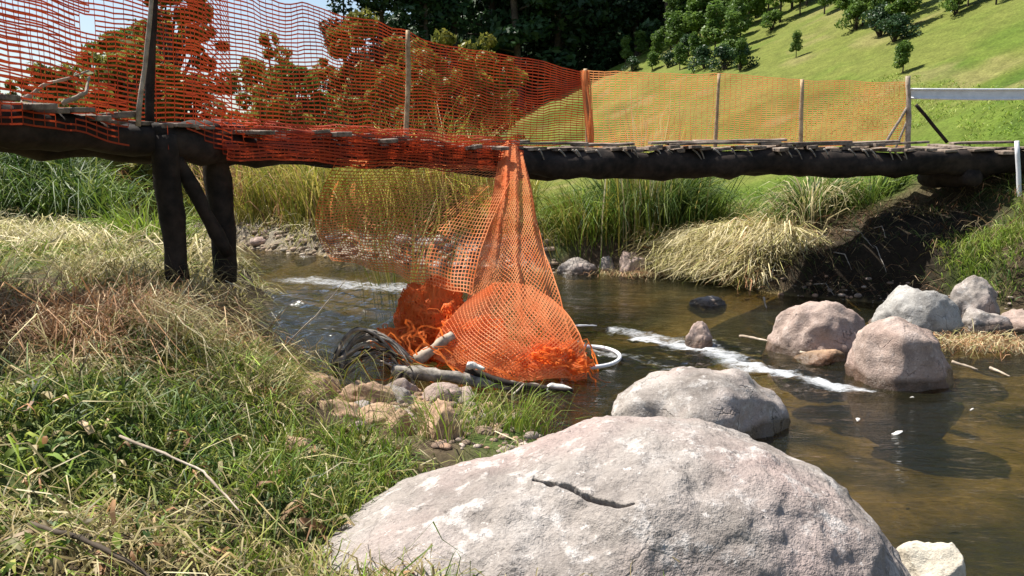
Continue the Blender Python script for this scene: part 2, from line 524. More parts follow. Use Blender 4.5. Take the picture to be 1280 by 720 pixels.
# a broader belt of choppy water about the rapids
belt = np.exp(-(pl_dist(X, Y, pz((640, 400), (800, 425), (1060, 480))) / 0.8) ** 2) + 1.5 * sstep(.2, -1.2, X) * sstep(6.4, 7.5, Y) * sstep(15, 11, Y)
fl = (X * 0.93 - Y * 0.37, X * 0.37 + Y * 0.93)   # along / across the flow
wz = 0.006 * fbm(np.stack([fl[0] * 1.6, fl[1] * 4.0, X * 0], -1), 3, 31) + 0.026 * belt * fbm(np.stack([fl[0] * 3, fl[1] * 6.5, X * 0], -1), 3, 33) \
    + 0.022 * rough * (fbm(np.stack([fl[0] * 6, fl[1] * 10, X * 0], -1), 3, 35) + 0.3)
sdw = poly_sd(X, Y)
Vw = np.stack([X, Y, np.where(sdw < 0.3, wz, -0.01)], -1)
Qw = grid_faces(len(wx), len(wy))
keep = (sdw[Qw].min(1) < 0.45)
idx, inv = np.unique(Qw[keep], return_inverse=True)
me = mesh_quads('river_water', Vw[idx], inv.reshape(-1, 4))
fa = me.attributes.new('foam', 'FLOAT', 'POINT'); fa.data.foreach_set('value', foam[idx].astype(np.float32))
m, nt, out = new_mat('river_water')
tc = N(nt, 'ShaderNodeTexCoord')
mp = N(nt, 'ShaderNodeMapping'); mp.inputs['Rotation'].default_value = (0, 0, 0.38); mp.inputs['Scale'].default_value = (1.0, 2.6, 1.0)
nt.links.new(tc.outputs['Object'], mp.inputs[0])
nr = tex(nt, 7, 4, 0.6, mp.outputs[0]); nr2 = tex(nt, 1.5, 3, 0.6, mp.outputs[0])
b = N(nt, 'ShaderNodeBump'); b.inputs['Strength'].default_value = 0.5; b.inputs['Distance'].default_value = 0.035
nt.links.new(nr.outputs[0], b.inputs['Height'])
b2 = N(nt, 'ShaderNodeBump'); b2.inputs['Strength'].default_value = 0.3; b2.inputs['Distance'].default_value = 0.08
nt.links.new(nr2.outputs[0], b2.inputs['Height']); nt.links.new(b.outputs[0], b2.inputs['Normal'])
gl = N(nt, 'ShaderNodeBsdfGlossy'); gl.inputs['Roughness'].default_value = 0.05; nt.links.new(b2.outputs[0], gl.inputs['Normal'])
tr = N(nt, 'ShaderNodeBsdfTransparent'); tr.inputs[0].default_value = (0.64, 0.58, 0.38, 1)
df = N(nt, 'ShaderNodeBsdfDiffuse'); df.inputs[0].default_value = (0.030, 0.034, 0.018, 1)
m1 = N(nt, 'ShaderNodeMixShader'); m1.inputs[0].default_value = 0.20
nt.links.new(tr.outputs[0], m1.inputs[1]); nt.links.new(df.outputs[0], m1.inputs[2])
fr = N(nt, 'ShaderNodeFresnel'); fr.inputs[0].default_value = 1.33; nt.links.new(b2.outputs[0], fr.inputs['Normal'])
m2 = N(nt, 'ShaderNodeMixShader'); nt.links.new(fr.outputs[0], m2.inputs[0]); nt.links.new(m1.outputs[0], m2.inputs[1]); nt.links.new(gl.outputs[0], m2.inputs[2])
fo = N(nt, 'ShaderNodeAttribute', attribute_name='foam')
nf = tex(nt, 13, 7, 0.8, mp.outputs[0])
nfl = tex(nt, 3.2, 4, 0.6, mp.outputs[0])
nf2 = N(nt, 'ShaderNodeMath', operation='MULTIPLY_ADD'); nt.links.new(nf.outputs[0], nf2.inputs[0]); nf2.inputs[1].default_value = 1.25
nf3 = N(nt, 'ShaderNodeMath', operation='MULTIPLY'); nt.links.new(nfl.outputs[0], nf3.inputs[0]); nf3.inputs[1].default_value = .60
nt.links.new(nf3.outputs[0], nf2.inputs[2])
s1 = N(nt, 'ShaderNodeMath', operation='MULTIPLY'); nt.links.new(fo.outputs['Fac'], s1.inputs[0]); nt.links.new(nf2.outputs[0], s1.inputs[1])
fr2 = ramp(nt, s1.outputs[0], [(0.55, (0, 0, 0)), (0.90, (0.78, 0.78, 0.78))]).outputs[0]
fd = N(nt, 'ShaderNodeBsdfDiffuse'); fd.inputs[0].default_value = (0.62, 0.64, 0.66, 1); nt.links.new(b.outputs[0], fd.inputs['Normal'])
m3 = N(nt, 'ShaderNodeMixShader'); nt.links.new(fr2, m3.inputs[0]); nt.links.new(m2.outputs[0], m3.inputs[1]); nt.links.new(fd.outputs[0], m3.inputs[2])
nt.links.new(m3.outputs[0], out.inputs[0])
tag(link('river_water', me, m), 'shallow brown green river with white riffles', 'water', kind='structure')

# ------------------------------------------------------------------ tubes
def tube_geo(pts, rad, seg=8, jit=0.0, cap=True, seed=0):
    P = np.array([tuple(p) for p in pts], dtype=float); n = len(P)
    rad = np.broadcast_to(np.asarray(rad, float), (n,))
    T = np.gradient(P, axis=0); T /= np.linalg.norm(T, axis=1)[:, None] + 1e-9
    ref = np.array([0, 0, 1.0]) if abs(T[:, 2]).mean() < 0.9 else np.array([1.0, 0, 0])
    S = np.cross(T, ref); S /= np.linalg.norm(S, axis=1)[:, None] + 1e-9
    U = np.cross(S, T)
    an = np.linspace(0, 2 * np.pi, seg, endpoint=False)
    rr = rad[None, :, None] * np.ones((seg, n, 1))
    ring = P[None] + rr * (np.cos(an)[:, None, None] * S[None] + np.sin(an)[:, None, None] * U[None])
    if jit:
        q = ring.reshape(-1, 3)
        ring = (q + ((q - np.repeat(P[None], seg, 0).reshape(-1, 3)) * (jit * fbm(q * (1.2 / max(rad.max(), .01)) * .5, 3, seed))[:, None])).reshape(seg, n, 3)
    V = ring.reshape(-1, 3)
    F = [tuple(int(k) for k in f) for f in grid_faces(seg, n, 0, True)]
    if cap:
        F.append(tuple(int(i * n) for i in range(seg))[::-1]); F.append(tuple(int(i * n + n - 1) for i in range(seg)))
    return V, F

class MB:
    def __init__(self): self.V = []; self.F = []; self.n = 0
    def add(self, V, F):
        self.V.append(np.asarray(V, float)); self.F += [tuple(i + self.n for i in f) for f in F]; self.n += len(V)
        return self
    def tube(self, pts, rad, seg=8, jit=0.0, seed=0, cap=True):
        return self.add(*tube_geo(pts, rad, seg, jit, cap, seed))
    def box(self, c, s, rot=None, jit=0.0):
        bm = bmesh.new(); bmesh.ops.create_cube(bm, size=1)
        bmesh.ops.scale(bm, vec=s, verts=bm.verts)
        bmesh.ops.bevel(bm, geom=bm.edges[:], offset=min(s) * 0.12, segments=1, affect='EDGES')
        bmesh.ops.subdivide_edges(bm, edges=[e for e in bm.edges if e.calc_length() > max(s) * 0.6], cuts=5)
        for v in bm.verts:
            if jit: v.co += Vector(mnoise.noise_vector(v.co * 3 + Vector(c) * 5)) * jit
        if rot is not None: bmesh.ops.rotate(bm, verts=bm.verts, matrix=rot, cent=(0, 0, 0))
        bm.verts.index_update()
        V = np.array([v.co[:] for v in bm.verts]) + np.array(c)
        F = [tuple(v.index for v in f.verts) for f in bm.faces]
        bm.free(); return self.add(V, F)
    def build(self, name, mat, parent=None, smooth=True):
        me = bpy.data.meshes.new(name)
        me.from_pydata(np.concatenate(self.V).tolist(), [], self.F); me.update()
        return link(name, me, mat, parent, smooth)

def crooked(p0, p1, n=8, amp=0.03, seed=0):
    p0, p1 = Vector(p0), Vector(p1); L = (p1 - p0).length
    out = []
    for i in range(n):
        t = i / (n - 1)
        q = p0.lerp(p1, t); e = math.sin(math.pi * t) * 0.6 + 0.4
        q += Vector(mnoise.noise_vector(Vector((t * 2.2 + seed * 9.1, seed * 3.3, 0.5)))) * amp * L * e * (1 if 0 < i < n - 1 else 0)
        out.append(q)
    return out

# ------------------------------------------------------------------ the bridge
def near_top(px, py, Y): return at(px, py, Y)
edge = [at(-260, 88, 3.9), at(0, 118, 5.23), at(240, 152, 6.5), at(510, 172, 8.3), at(640, 181, 9.75), at(800, 183, 10.6), at(960, 181, 10.95), at(1120, 183, 11.1), at(1290, 182, 11.2), at(1450, 182, 11.2)]
def resample(pts, step):
    P = np.array([p[:] for p in pts]); 
    # Catmull-Rom for a soft bend
    Q_ = []
    for i in range(len(P) - 1):
        p0 = P[max(i - 1, 0)]; p1 = P[i]; p2 = P[i + 1]; p3 = P[min(i + 2, len(P) - 1)]
        for t in np.linspace(0, 1, 24, endpoint=False):
            Q_.append(0.5 * ((2 * p1) + (-p0 + p2) * t + (2 * p0 - 5 * p1 + 4 * p2 - p3) * t * t + (-p0 + 3 * p1 - 3 * p2 + p3) * t ** 3))
    Q_.append(P[-1]); Q_ = np.array(Q_)
    s = np.concatenate([[0], np.cumsum(np.linalg.norm(np.diff(Q_, axis=0), axis=1))])
    ss = np.arange(0, s[-1], step)
    return np.stack([np.interp(ss, s, Q_[:, k]) for k in range(3)], -1), ss
NE, NS = resample(edge, 0.05)
TG = np.gradient(NE, axis=0); TG[:, 2] = 0; TG /= np.linalg.norm(TG, axis=1)[:, None]
kk = 25
TG = np.stack([np.convolve(np.pad(TG[:, k], kk, mode='edge'), np.ones(2 * kk + 1) / (2 * kk + 1), 'valid') for k in range(3)], -1)
TG /= np.linalg.norm(TG, axis=1)[:, None]
NO = np.stack([-TG[:, 1], TG[:, 0], np.zeros(len(TG))], -1)      # towards the far side
DW = 1.0
def deck(s, across=0.0, dz=0.0):
    i = np.clip(s / 0.05, 0, len(NE) - 1.001); k = int(i); f = i - k
    p_ = NE[k] * (1 - f) + NE[k + 1] * f; n_ = NO[k]
    return Vector(p_ + n_ * across + np.array([0, 0, dz]))
def s_at_px(px, across=0.0):
    best, bs = 1e9, 0
    for k in range(len(NE)):
        p_ = NE[k] + NO[k] * across
        q = 640 + FPX * p_[0] / (p_[1] * CT - (p_[2] - EYE) * ST)
        if abs(q - px) < best: best, bs = abs(q - px), NS[k]
    return bs
S_BEND = s_at_px(640); S_END = NS[-1] - 0.1

br = empty('wooden_footbridge', deck(s_at_px(240), 0.5, -1.3))
tag(br, 'old dark wooden footbridge on log beams bending across the river', 'bridge')
for across, r0, nm in ((0.07, 0.155, 1), (DW - 0.07, 0.15, 2)):
    for (a_s, b_s) in ((0, S_BEND + 0.15), (S_BEND - 0.1, S_END)):
        ss = np.linspace(a_s, b_s, 40)
        k = 0.82 if a_s == 0 else 1.0
        rr = [k * r0 * (1.12 - 0.28 * i / 39) + 0.008 * math.sin(i * 1.7) for i in range(40)]
        if a_s != 0: rr = [r0 * (1.15 - 0.22 * abs(i / 39 - .3)) for i in range(40)]
        MB().tube([deck(s, across, -0.055 - r) for s, r in zip(ss, rr)], rr, 20, 0.34, 5 + nm).build('log_beam', M_WOOD_DK, br)
# deck: rough cross planks, some slid along, with gaps
mb = MB()
s = 0.05; i = 0
while s < S_END:
    w = random.uniform(0.10, 0.19); tilt = random.uniform(-0.10, 0.10); yaw = random.gauss(0, 0.05)
    over = random.choice((0, .02, .05, .09, .15, .24, .3)) * random.uniform(.6, 1.1); L = DW + over + random.uniform(0, 0.10) + (0.55 * sstep(S_END - 5.0, S_END - 3.2, s))  # planks lengthened at the right end to cast a broader shadow on the bank
    c0 = deck(s + w / 2, L / 2 - over, 0.0); k = min(int((s + w / 2) / 0.05), len(TG) - 1)
    from mathutils import Matrix
    a = math.atan2(TG[k][1], TG[k][0]) + yaw
    rot = Matrix.Rotation(a, 3, 'Z') @ Matrix.Rotation(random.gauss(.035, .03), 3, 'X') @ Matrix.Rotation(-abs(tilt) * 1.2, 3, 'Y')
    mb.box((c0.x, c0.y, c0.z - 0.028 + random.uniform(-.006, .022)), (w, L, random.uniform(.028, .05)), rot, 0.006)
    s += w + random.choice((0.008, 0.012, 0.02, 0.035, 0.05)); i += 1
mb.build('deck', M_WOOD_PL, br, smooth=False)
# loose lengthwise boards lying on the deck edge
mb = MB()
for px, L, dz, ac in ((690, 1.15, .03, .05), (760, .9, .03, .1), (905, 1.6, .035, .04), (930, 1.3, .06, .10), (1010, 1.3, .03, .04), (1060, 1.5, .035, .06), (1110, 1.2, .035, .07), (850, .8, .05, .05), (1235, .9, .05, .1), (640, .7, .05, .12)):
    s = s_at_px(px); k = int(s / 0.05); a = math.atan2(TG[k][1], TG[k][0]) + random.gauss(0, .03)
    rot = Matrix.Rotation(a, 3, 'Z') @ Matrix.Rotation(-random.uniform(.02, .06), 3, 'Y') @ Matrix.Rotation(random.uniform(.04, .16), 3, 'X')
    p_ = deck(s, ac, dz); mb.box(p_[:], (L, random.uniform(.09, .15), .03), rot, 0.01)
mb.build('loose_board', M_WOOD_PL, br, smooth=False)
# pale arcs added to imitate slivers of sunlight on the front beam
for k, px in enumerate(list(range(672, 1130, 24)) + [706, 872, 985, 1075, 1100]):
    s = s_at_px(px + random.uniform(-8, 8)); L = random.uniform(.10, .2)
    q = [deck(s + t * L, .07 - .155 * math.cos((.25 + .55 * t)), -.055 - .155 + .165 * math.cos(1.35 * t + .35) ) + Vector((0, -.012 * math.sin(t * 3), 0)) for t in np.linspace(0, 1, 7)]
    MB().tube([v + Vector((0, -.012, .004)) for v in q], np.linspace(.013, .007, 7), 6).build('light_sliver', M_WOOD_GREY, br)
# railing posts
def rail_post(px, ptop, pbot, across, r=0.028, mat=M_POLE, lean=0.0, name='post', amp=.02):
    s = s_at_px(px, across); b0 = deck(s, across, -0.10)
    Yb = b0.y; top = at(px + lean, ptop, Yb)
    return MB().tube(crooked(b0, top, 9, amp, px), [r * (1.05 - .25 * i / 8) for i in range(9)], 8, .2, int(px)).build(name, mat, br), b0, top
posts = {}
for px, pt, ac, r, mt, ln in ((170, -45, -.15, .018, M_WOOD_PALE, 22), (190, -60, .16, .036, M_WOOD_DK, 4), (510, 38, .93, .033, M_POLE, 0), (735, 86, .93, .035, M_POLE, -3),
                          (896, 92, .93, .028, M_POLE, 3), (1003, 99, .93, .035, M_POLE, 0), (1134, 95, .93, .042, M_WOOD_PALE, 1)):
    posts[px] = rail_post(px, pt, 0, ac, r, mt, ln)
b0 = posts[1134][2]
MB().tube(crooked(posts[1134][1] + (posts[1134][2] - posts[1134][1]) * .62, deck(s_at_px(1102, .93), .93, -.02), 7, .02, 3), .022, 8).build('brace', M_WOOD_PALE, br)
MB().tube(crooked(posts[1134][1] + (posts[1134][2] - posts[1134][1]) * .45, deck(s_at_px(1117, .93), .93, -.02), 7, .02, 4), .018, 8).build('brace', M_WOOD_PALE, br)
sE = s_at_px(1190, .5); pE = deck(sE, .5, 0)
MB().tube(crooked(at(1184, 178, pE.y), at(1145, 131, pE.y), 8, .02, 8), .026, 8).build('brace', M_WOOD_DK, br)
# white rail made of two pipes with a sagging sheet between
s1_, s2_ = s_at_px(1136, .93), S_END
mb = MB(); Yr = posts[1134][1].y
for py0 in (111.5, 122.5):
    mb.tube([at(px, py0 + 1.6 * math.sin((px - 1136) / 200 * math.pi) * (1 if py0 > 115 else .3), Yr + .05) for px in range(1138, 1420, 20)], .016, 8)
gridp = []
for px in range(1138, 1420, 20):
    for py_ in (111.5, 117, 122.5):
        gridp.append(at(px, py_ + 1.6 * math.sin((px - 1136) / 200 * math.pi) * (py_ - 108) / 14, Yr + .056 + .01 * (py_ == 117)))
n_ = len(range(1138, 1420, 20))
mb.add(np.array([g[:] for g in gridp]), [tuple(int(k) for k in f) for f in grid_faces(n_, 3)])
mb.build('white_rail', M_WHITE, br)
# pier: two posts, a brace and a cap
mb = MB(); pY = 6.55
def pier(p0, p1, r0, r1, nm, sd):
    MB().tube(crooked(p0, p1, 10, .015, sd), np.linspace(r0, r1, 10), 12, .22, sd).build(nm, M_WOOD_DK, br)
pier(at(222, 350, 6.45), at(203, 168, 6.3), .09, .10, 'pier_post', 11)
pier(at(281, 352, 6.95), at(268, 160, 6.9), .105, .105, 'pier_post', 12)
pier(at(285, 318, 6.75), at(216, 190, 6.4), .06, .062, 'pier_brace', 13)
pier(at(186, 168, 6.25), at(300, 166, 7.0), .095, .105, 'pier_cap', 14)
# right abutment: log sill and uprights in the dark below the deck
sA = s_at_px(1215)
pier(deck(sA, -.05, -.42), deck(sA, 1.1, -.42), .13, .13, 'sill_log', 15)
for k, (pa_, pm_, pb_) in enumerate((((28, 124), (60, 104), (112, 88)), ((78, 129), (108, 116), (112, 96)), ((30, 122), (48, 132), (60, 146)))):
    o = MB().tube(crooked(at(*pa_, 5.6), at(*pm_, 5.6), 6, .05, k)[:-1] + crooked(at(*pm_, 5.6), at(*pb_, 5.7), 6, .05, k + 9), np.linspace(.018, .007, 11), 7, .3, k).build('branch', M_WOOD_PALE)
    tag(o, ['long pale branch lying on the left end of the bridge', 'forked pale branch behind the long branch on the bridge', 'short pale twig hanging over the left edge of the bridge'][k], 'branch')
wp = MB().tube(crooked(at(1276, 268, 10.9), at(1271, 176, 10.9), 6, .01, 2), .03, 8).build('white_pole', M_WHITE)
tag(wp, 'thin white pole standing upright against the right end of the bridge', 'pole')

# ------------------------------------------------------------------ nets
class Net:
    """strands of a plastic net on a surface given as an array P[u,v,3]"""
    def __init__(self): self.V = []; self.Q = []; self.n = 0
    def ribbon(self, P, wdir, w):
        # P (k,3), wdir (k,3)
        k = len(P); w = np.broadcast_to(w, (k,))[:, None]
        a = P - wdir * w / 2; b = P + wdir * w / 2
        self.V.append(np.concatenate([a, b])); i = np.arange(k - 1)
        self.Q.append(np.stack([i, i + 1, i + 1 + k, i + k], -1) + self.n); self.n += 2 * k
    def surf(self, P, wu, wv, su=1, sv=1, hole=None, skipu=False):
        nu, nv = P.shape[:2]
        du = np.gradient(P, axis=0); dv = np.gradient(P, axis=1)
        du /= np.linalg.norm(du, axis=2)[..., None] + 1e-9; dv /= np.linalg.norm(dv, axis=2)[..., None] + 1e-9
        for j in range(0, nv, sv):      # along u
            self.cut(P[:, j], dv[:, j], wu, None if hole is None else hole[:, j])
        if not skipu:
            for i in range(0, nu, su):
                self.cut(P[i], du[i], wv, None if hole is None else hole[i])
    def diag(self, P, w1, w2, st=2):
        # the net hangs by its corner, so its strands run across the sheet on the bias
        nu, nv = P.shape[:2]
        for c in range(0, nu + nv, st):
            i = np.arange(nu); j = c - i; k = (j >= 0) & (j < nv)
            if k.sum() > 2: self.line(P[i[k], j[k]], P, w1)
        for c in range(-nv, nu, st):
            j = np.arange(nv); i = c + j; k = (i >= 0) & (i < nu)
            if k.sum() > 2: self.line(P[i[k], j[k]], P, w2)
        for e in (P[0], P[-1], P[:, -1]): self.line(e, P, max(w1, w2))
    def line(self, L, P, w):
        L = np.asarray(L)
        T = np.gradient(L, axis=0); T /= np.linalg.norm(T, axis=1)[:, None] + 1e-9
        n = np.cross(T, np.array([.1, -.9, .4])); n /= np.linalg.norm(n, axis=1)[:, None] + 1e-9
        self.ribbon(L, n, w)
    def cut(self, P, D, w, hole):
        if hole is None: return self.ribbon(P, D, w)
        k = 0
        while k < len(P):
            if hole[k]: k += 1; continue
            e = k
            while e < len(P) and not hole[e]: e += 1
            if e - k >= 2: self.ribbon(P[k:e], D[k:e], w)
            k = e
    def build(self, name, mat, parent=None):
        return link(name, mesh_quads(name, np.concatenate(self.V), np.concatenate(self.Q)), mat, parent, smooth=False)

def fence_net(sa, sb, across, lo, hi, pitch_u=0.075, pitch_v=0.036, wu=0.0125, wv=0.0055, seed=1, tears=0.0, sag=0.03, wav=0.03):
    nu = max(2, int((sb - sa) / pitch_u)) + 1
    S = np.linspace(sa, sb, nu)
    nv = int(1.25 / pitch_v) + 1
    T = np.linspace(0, 1, nv)
    P = np.zeros((nu, nv, 3))
    base = np.array([deck(s, across)[:] for s in S]); kk_ = np.clip((S / .05).astype(int), 0, len(NO) - 1)
    for j, t in enumerate(T):
        l = np.array([lo(s) for s in S]); h = np.array([hi(s) for s in S])
        q = base.copy(); q[:, 2] += l + (h - l) * t
        n1 = fbm(np.stack([S * 1.4, np.full(nu, t * 1.3), np.full(nu, seed * 5.)], -1), 3, seed)
        n2 = fbm(np.stack([S * 2.3, np.full(nu, t * 2.0), np.full(nu, seed * 9.)], -1), 3, seed + 7)
        q += NO[kk_] * (n1 * wav)[:, None]
        q[:, 2] += n2 * sag
        P[:, j] = q
    hole = None
    if tears > 0:
        hn = fbm(np.stack([np.repeat(S[:, None], nv, 1).ravel() * 1.6, np.repeat(T[None], nu, 0).ravel() * 2.2, np.full(nu * nv, seed * 3.)], -1), 4, seed + 30)
        hole = (hn > tears).reshape(nu, nv)
    return P, hole, wu, wv

S0 = 0.0
s510, s735, s1134 = s_at_px(510, .95), s_at_px(735, .95), s_at_px(1134, .95)
hN = lambda s: float(np.interp(s, [S0, s_at_px(178, .95), s510, s735, s_at_px(896, .95), s_at_px(1003, .95), s1134],
                               [1.45, 1.4, posts[510][2].z - deck(s510).z, posts[735][2].z - deck(s735).z - .03, posts[896][2].z - deck(s_at_px(896, .95)).z, posts[1003][2].z - deck(s_at_px(1003, .95)).z - .02, posts[1134][2].z - deck(s1134).z - .08]))
net = Net()
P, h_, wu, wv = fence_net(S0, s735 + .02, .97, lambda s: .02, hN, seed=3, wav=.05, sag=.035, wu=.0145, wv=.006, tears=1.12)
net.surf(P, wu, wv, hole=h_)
tag(net.build('safety_net', M_NET_SHADED), 'shade-toned orange safety net along the far posts of the left span', 'safety net', 'orange safety netting on the bridge')
net = Net()
P, h_, wu, wv = fence_net(s735 - .02, s1134, .975, lambda s: .02, hN, seed=5, wav=.03, sag=.02, wu=.0125, wv=.007)
net.surf(P, wu, wv, hole=h_)
fnet = net.build('safety_net', M_NET)
tag(fnet, 'pale orange safety net stretched before the hill on the right span', 'safety net', 'orange safety netting on the bridge')
# bundle of net gathered round the post
nb = Net(); pa, pb = posts[735][1], posts[735][2]
for k in range(26):
    a0 = random.uniform(0, 6.28); t = np.linspace(.0, .98, 16); tw = random.uniform(-2, 2)
    rr = .045 + .03 * np.sin(t * 5 + a0) + .015 * random.random()
    q = np.array(pa[:])[None] + (np.array(pb[:]) - np.array(pa[:]))[None] * t[:, None]
    an = a0 + tw * t
    q += np.stack([np.cos(an) * rr, np.sin(an) * rr, t * 0], -1)
    nb.ribbon(q, np.stack([-np.sin(an), np.cos(an), t * 0], -1), .022)
o = nb.build('gathered_bundle', M_NET, fnet)

# near net: full height on the left, torn down and lying over the beam towards the middle
sL = s_at_px(235); sM = s_at_px(330)
hi = lambda s: float(np.interp(s, [0, sL, sL + .25, sM, S_BEND], [1.35, 1.35, 1.1, .09, .03]))
lo = lambda s: float(np.interp(s, [0, s_at_px(100), sL, sM, S_BEND], [-.16, -.2, -.26, -.29, -.33]))
net = Net()
P, h_, wu, wv = fence_net(0.2, sL + .3, -.10, lo, hi, tears=.62, seed=8, wav=.035, sag=.03, pitch_u=.08, pitch_v=.034)
net.surf(P, wu, wv, hole=h_)
P, h_, wu, wv = fence_net(sL + .2, S_BEND + .02, -.16, lo, lambda s: .07, tears=.95, seed=12, wav=.04, sag=.025, pitch_u=.06, pitch_v=.10)
P[:, -3:, :] += (NO[np.clip((np.linspace(sL + .2, S_BEND, len(P)) / .05).astype(int), 0, len(NO) - 1)] * .16)[:, None, :] * np.array([.2, .6, 1.])[None, :, None]
net.surf(P, .017, .007, hole=h_)
P, h_, wu, wv = fence_net(sL + .2, S_BEND + .02, -.13, lambda s: lo(s) + .05, lambda s: .05, tears=.5, seed=22, wav=.05, sag=.04, pitch_u=.07, pitch_v=.12)
net.surf(P, .014, .006, hole=h_)
nnet = net.build('safety_net', M_NET_SHADED)
tag(nnet, 'torn shade-toned orange safety net hung over the near side of the left span', 'safety net', 'orange safety netting on the bridge')

# the swept-down net: a narrow neck at the beam fanning out down to the driftwood
def fold_surface(A, Bm, D, nu, nv, fold=.05, seed=1, gather=1.0, nf=7):
    """A,Bm,D polylines (top, middle, bottom) as lists of points sampled over u; quadratic down v"""
    def samp(L, n):
        L = np.array([p[:] for p in L]); s = np.linspace(0, len(L) - 1, n)
        return np.stack([np.interp(s, np.arange(len(L)), L[:, k]) for k in range(3)], -1)
    A_, B_, D_ = samp(A, nu), samp(Bm, nu), samp(D, nu)
    v = np.linspace(0, 1, nv)[None, :, None]
    P = A_[:, None] * (2 * (v - .5) * (v - 1)) + B_[:, None] * (4 * v * (1 - v)) + D_[:, None] * (2 * v * (v - .5))
    u = np.linspace(0, 1, nu)
    uu = np.repeat(u[:, None], nv, 1); vv = np.repeat(np.linspace(0, 1, nv)[None], nu, 0)
    f = np.sin(uu * nf * 2 * np.pi + 2 * vv + seed) * .6 + fbm(np.stack([uu.ravel() * nf, vv.ravel() * 3, np.full(uu.size, seed * 1.)], -1), 3, seed).reshape(nu, nv)
    P = P + np.array([.25, -.85, .45])[None, None] * (f * fold * (.35 + vv))[..., None]
    f2 = fbm(np.stack([uu.ravel() * nf * .6, vv.ravel() * 2.2, np.full(uu.size, seed * 2. + 4)], -1), 3, seed + 3).reshape(nu, nv)
    P = P + np.array([1., 0, .1])[None, None] * (f2 * fold * .6 * vv)[..., None]
    return P
net = Net()
top = deck(S_BEND, -.17, .0)
tY = top.y
A = [at(626, 182, tY), at(634, 178, tY), at(646, 184, tY), at(654, 196, tY)]
Bm = [at(598, 318, 8.1), at(625, 318, 7.9), at(655, 320, 7.8), at(690, 324, 8.0)]
D = [at(560, 430, 6.75), at(600, 462, 6.45), at(665, 474, 6.3), at(728, 468, 6.6)]
P = fold_surface(A, Bm, D, 64, 100, .085, 2, nf=3.3)
net.diag(P, .0105, .005, 2)
# front skirt spread over the driftwood
A = [at(585, 375, 7.1), at(618, 352, 7.0), at(668, 356, 7.0), at(702, 384, 7.1)]
Bm = [at(548, 422, 6.7), at(608, 424, 6.45), at(672, 426, 6.4), at(728, 430, 6.6)]
D = [at(545, 452, 6.6), at(610, 470, 6.35), at(670, 476, 6.3), at(732, 474, 6.55)]
P = fold_surface(A, Bm, D, 64, 44, .06, 6, nf=2.6)
net.diag(P, .0125, .006, 2)
# a thin veil swinging left from the beam
sV = s_at_px(405)
A = [deck(sV, -.19, -.25), deck((sV + S_BEND) / 2, -.19, -.27), deck(S_BEND - .2, -.19, -.28), deck(S_BEND, -.18, -.2)]
Bm = [at(396, 270, 7.8), at(470, 272, 7.8), at(550, 275, 7.8), at(612, 280, 8.0)]
D = [at(412, 326, 7.6), at(478, 342, 7.4), at(530, 355, 7.3), at(590, 370, 7.1)]
P = fold_surface(A, Bm, D, 50, 38, .045, 9, nf=3.5)
net.surf(P, .012, .008)
hn = net.build('safety_net', M_NET_FADED)
net = Net()
# crumpled heap lying in the shallows
def heap(c, r, nu, nv, seed, w, crump=.22):
    u = np.linspace(0, 2 * np.pi, nu); v = np.linspace(.03, 1, nv) * 1.75
    U, Vv = np.meshgrid(u, v, indexing='ij')
    d = np.stack([np.sin(Vv) * np.cos(U), np.sin(Vv) * np.sin(U), np.cos(Vv)], -1)
    n = fbm(d.reshape(-1, 3) * 2.6 + seed, 4, seed, .55).reshape(nu, nv)
    Pp = np.array(c)[None, None] + d * np.array(r)[None, None] * (1 + crump * n)[..., None]
    net.surf(Pp, w, w)
hc = at(540, 415, 7.3)
heap((hc.x, hc.y, .16), (.36, .34, .50), 70, 40, 3, .017, .2)
heap((hc.x + .05, hc.y + .02, .14), (.31, .30, .46), 60, 30, 8, .022, .3)
h2 = at(585, 420, 7.0); h3 = at(690, 462, 6.55)
heap((h2.x, h2.y, .08), (.36, .26, .30), 54, 28, 5, .013, .42)
heap((hc.x - .1, hc.y - .2, .08), (.30, .2, .2), 54, 28, 25, .014, .5)
# loose torn strands and loops of net about the heap
for k in range(90):
    c0 = np.array([random.uniform(hc.x - .45, h3.x + .3), random.uniform(6.35, 7.3), .0]); c0[2] = .12 + .35 * random.random() * math.exp(-((c0[0] - hc.x) / .5) ** 2)
    t = np.linspace(0, 1, 14); a0 = random.uniform(0, 6.3); L = random.uniform(.15, .5)
    q = c0 + np.stack([np.cos(a0 + t * 2.5) * L * t, np.sin(a0 + t * 2.5) * L * .5 * t, .12 * np.sin(t * random.uniform(2, 6)) - .1 * t], -1) + R.normal(0, .01, (14, 3))
    net.line(q, None, random.uniform(.008, .02))
heap((h3.x, h3.y, .10), (.28, .22, .17), 56, 26, 15, .014, .45)
net.build('crumpled_heap', M_NET_BRIGHT, hn)
tag(hn, 'bright orange safety net fallen from the bridge and fanned over the driftwood', 'safety net', 'orange safety netting on the bridge')

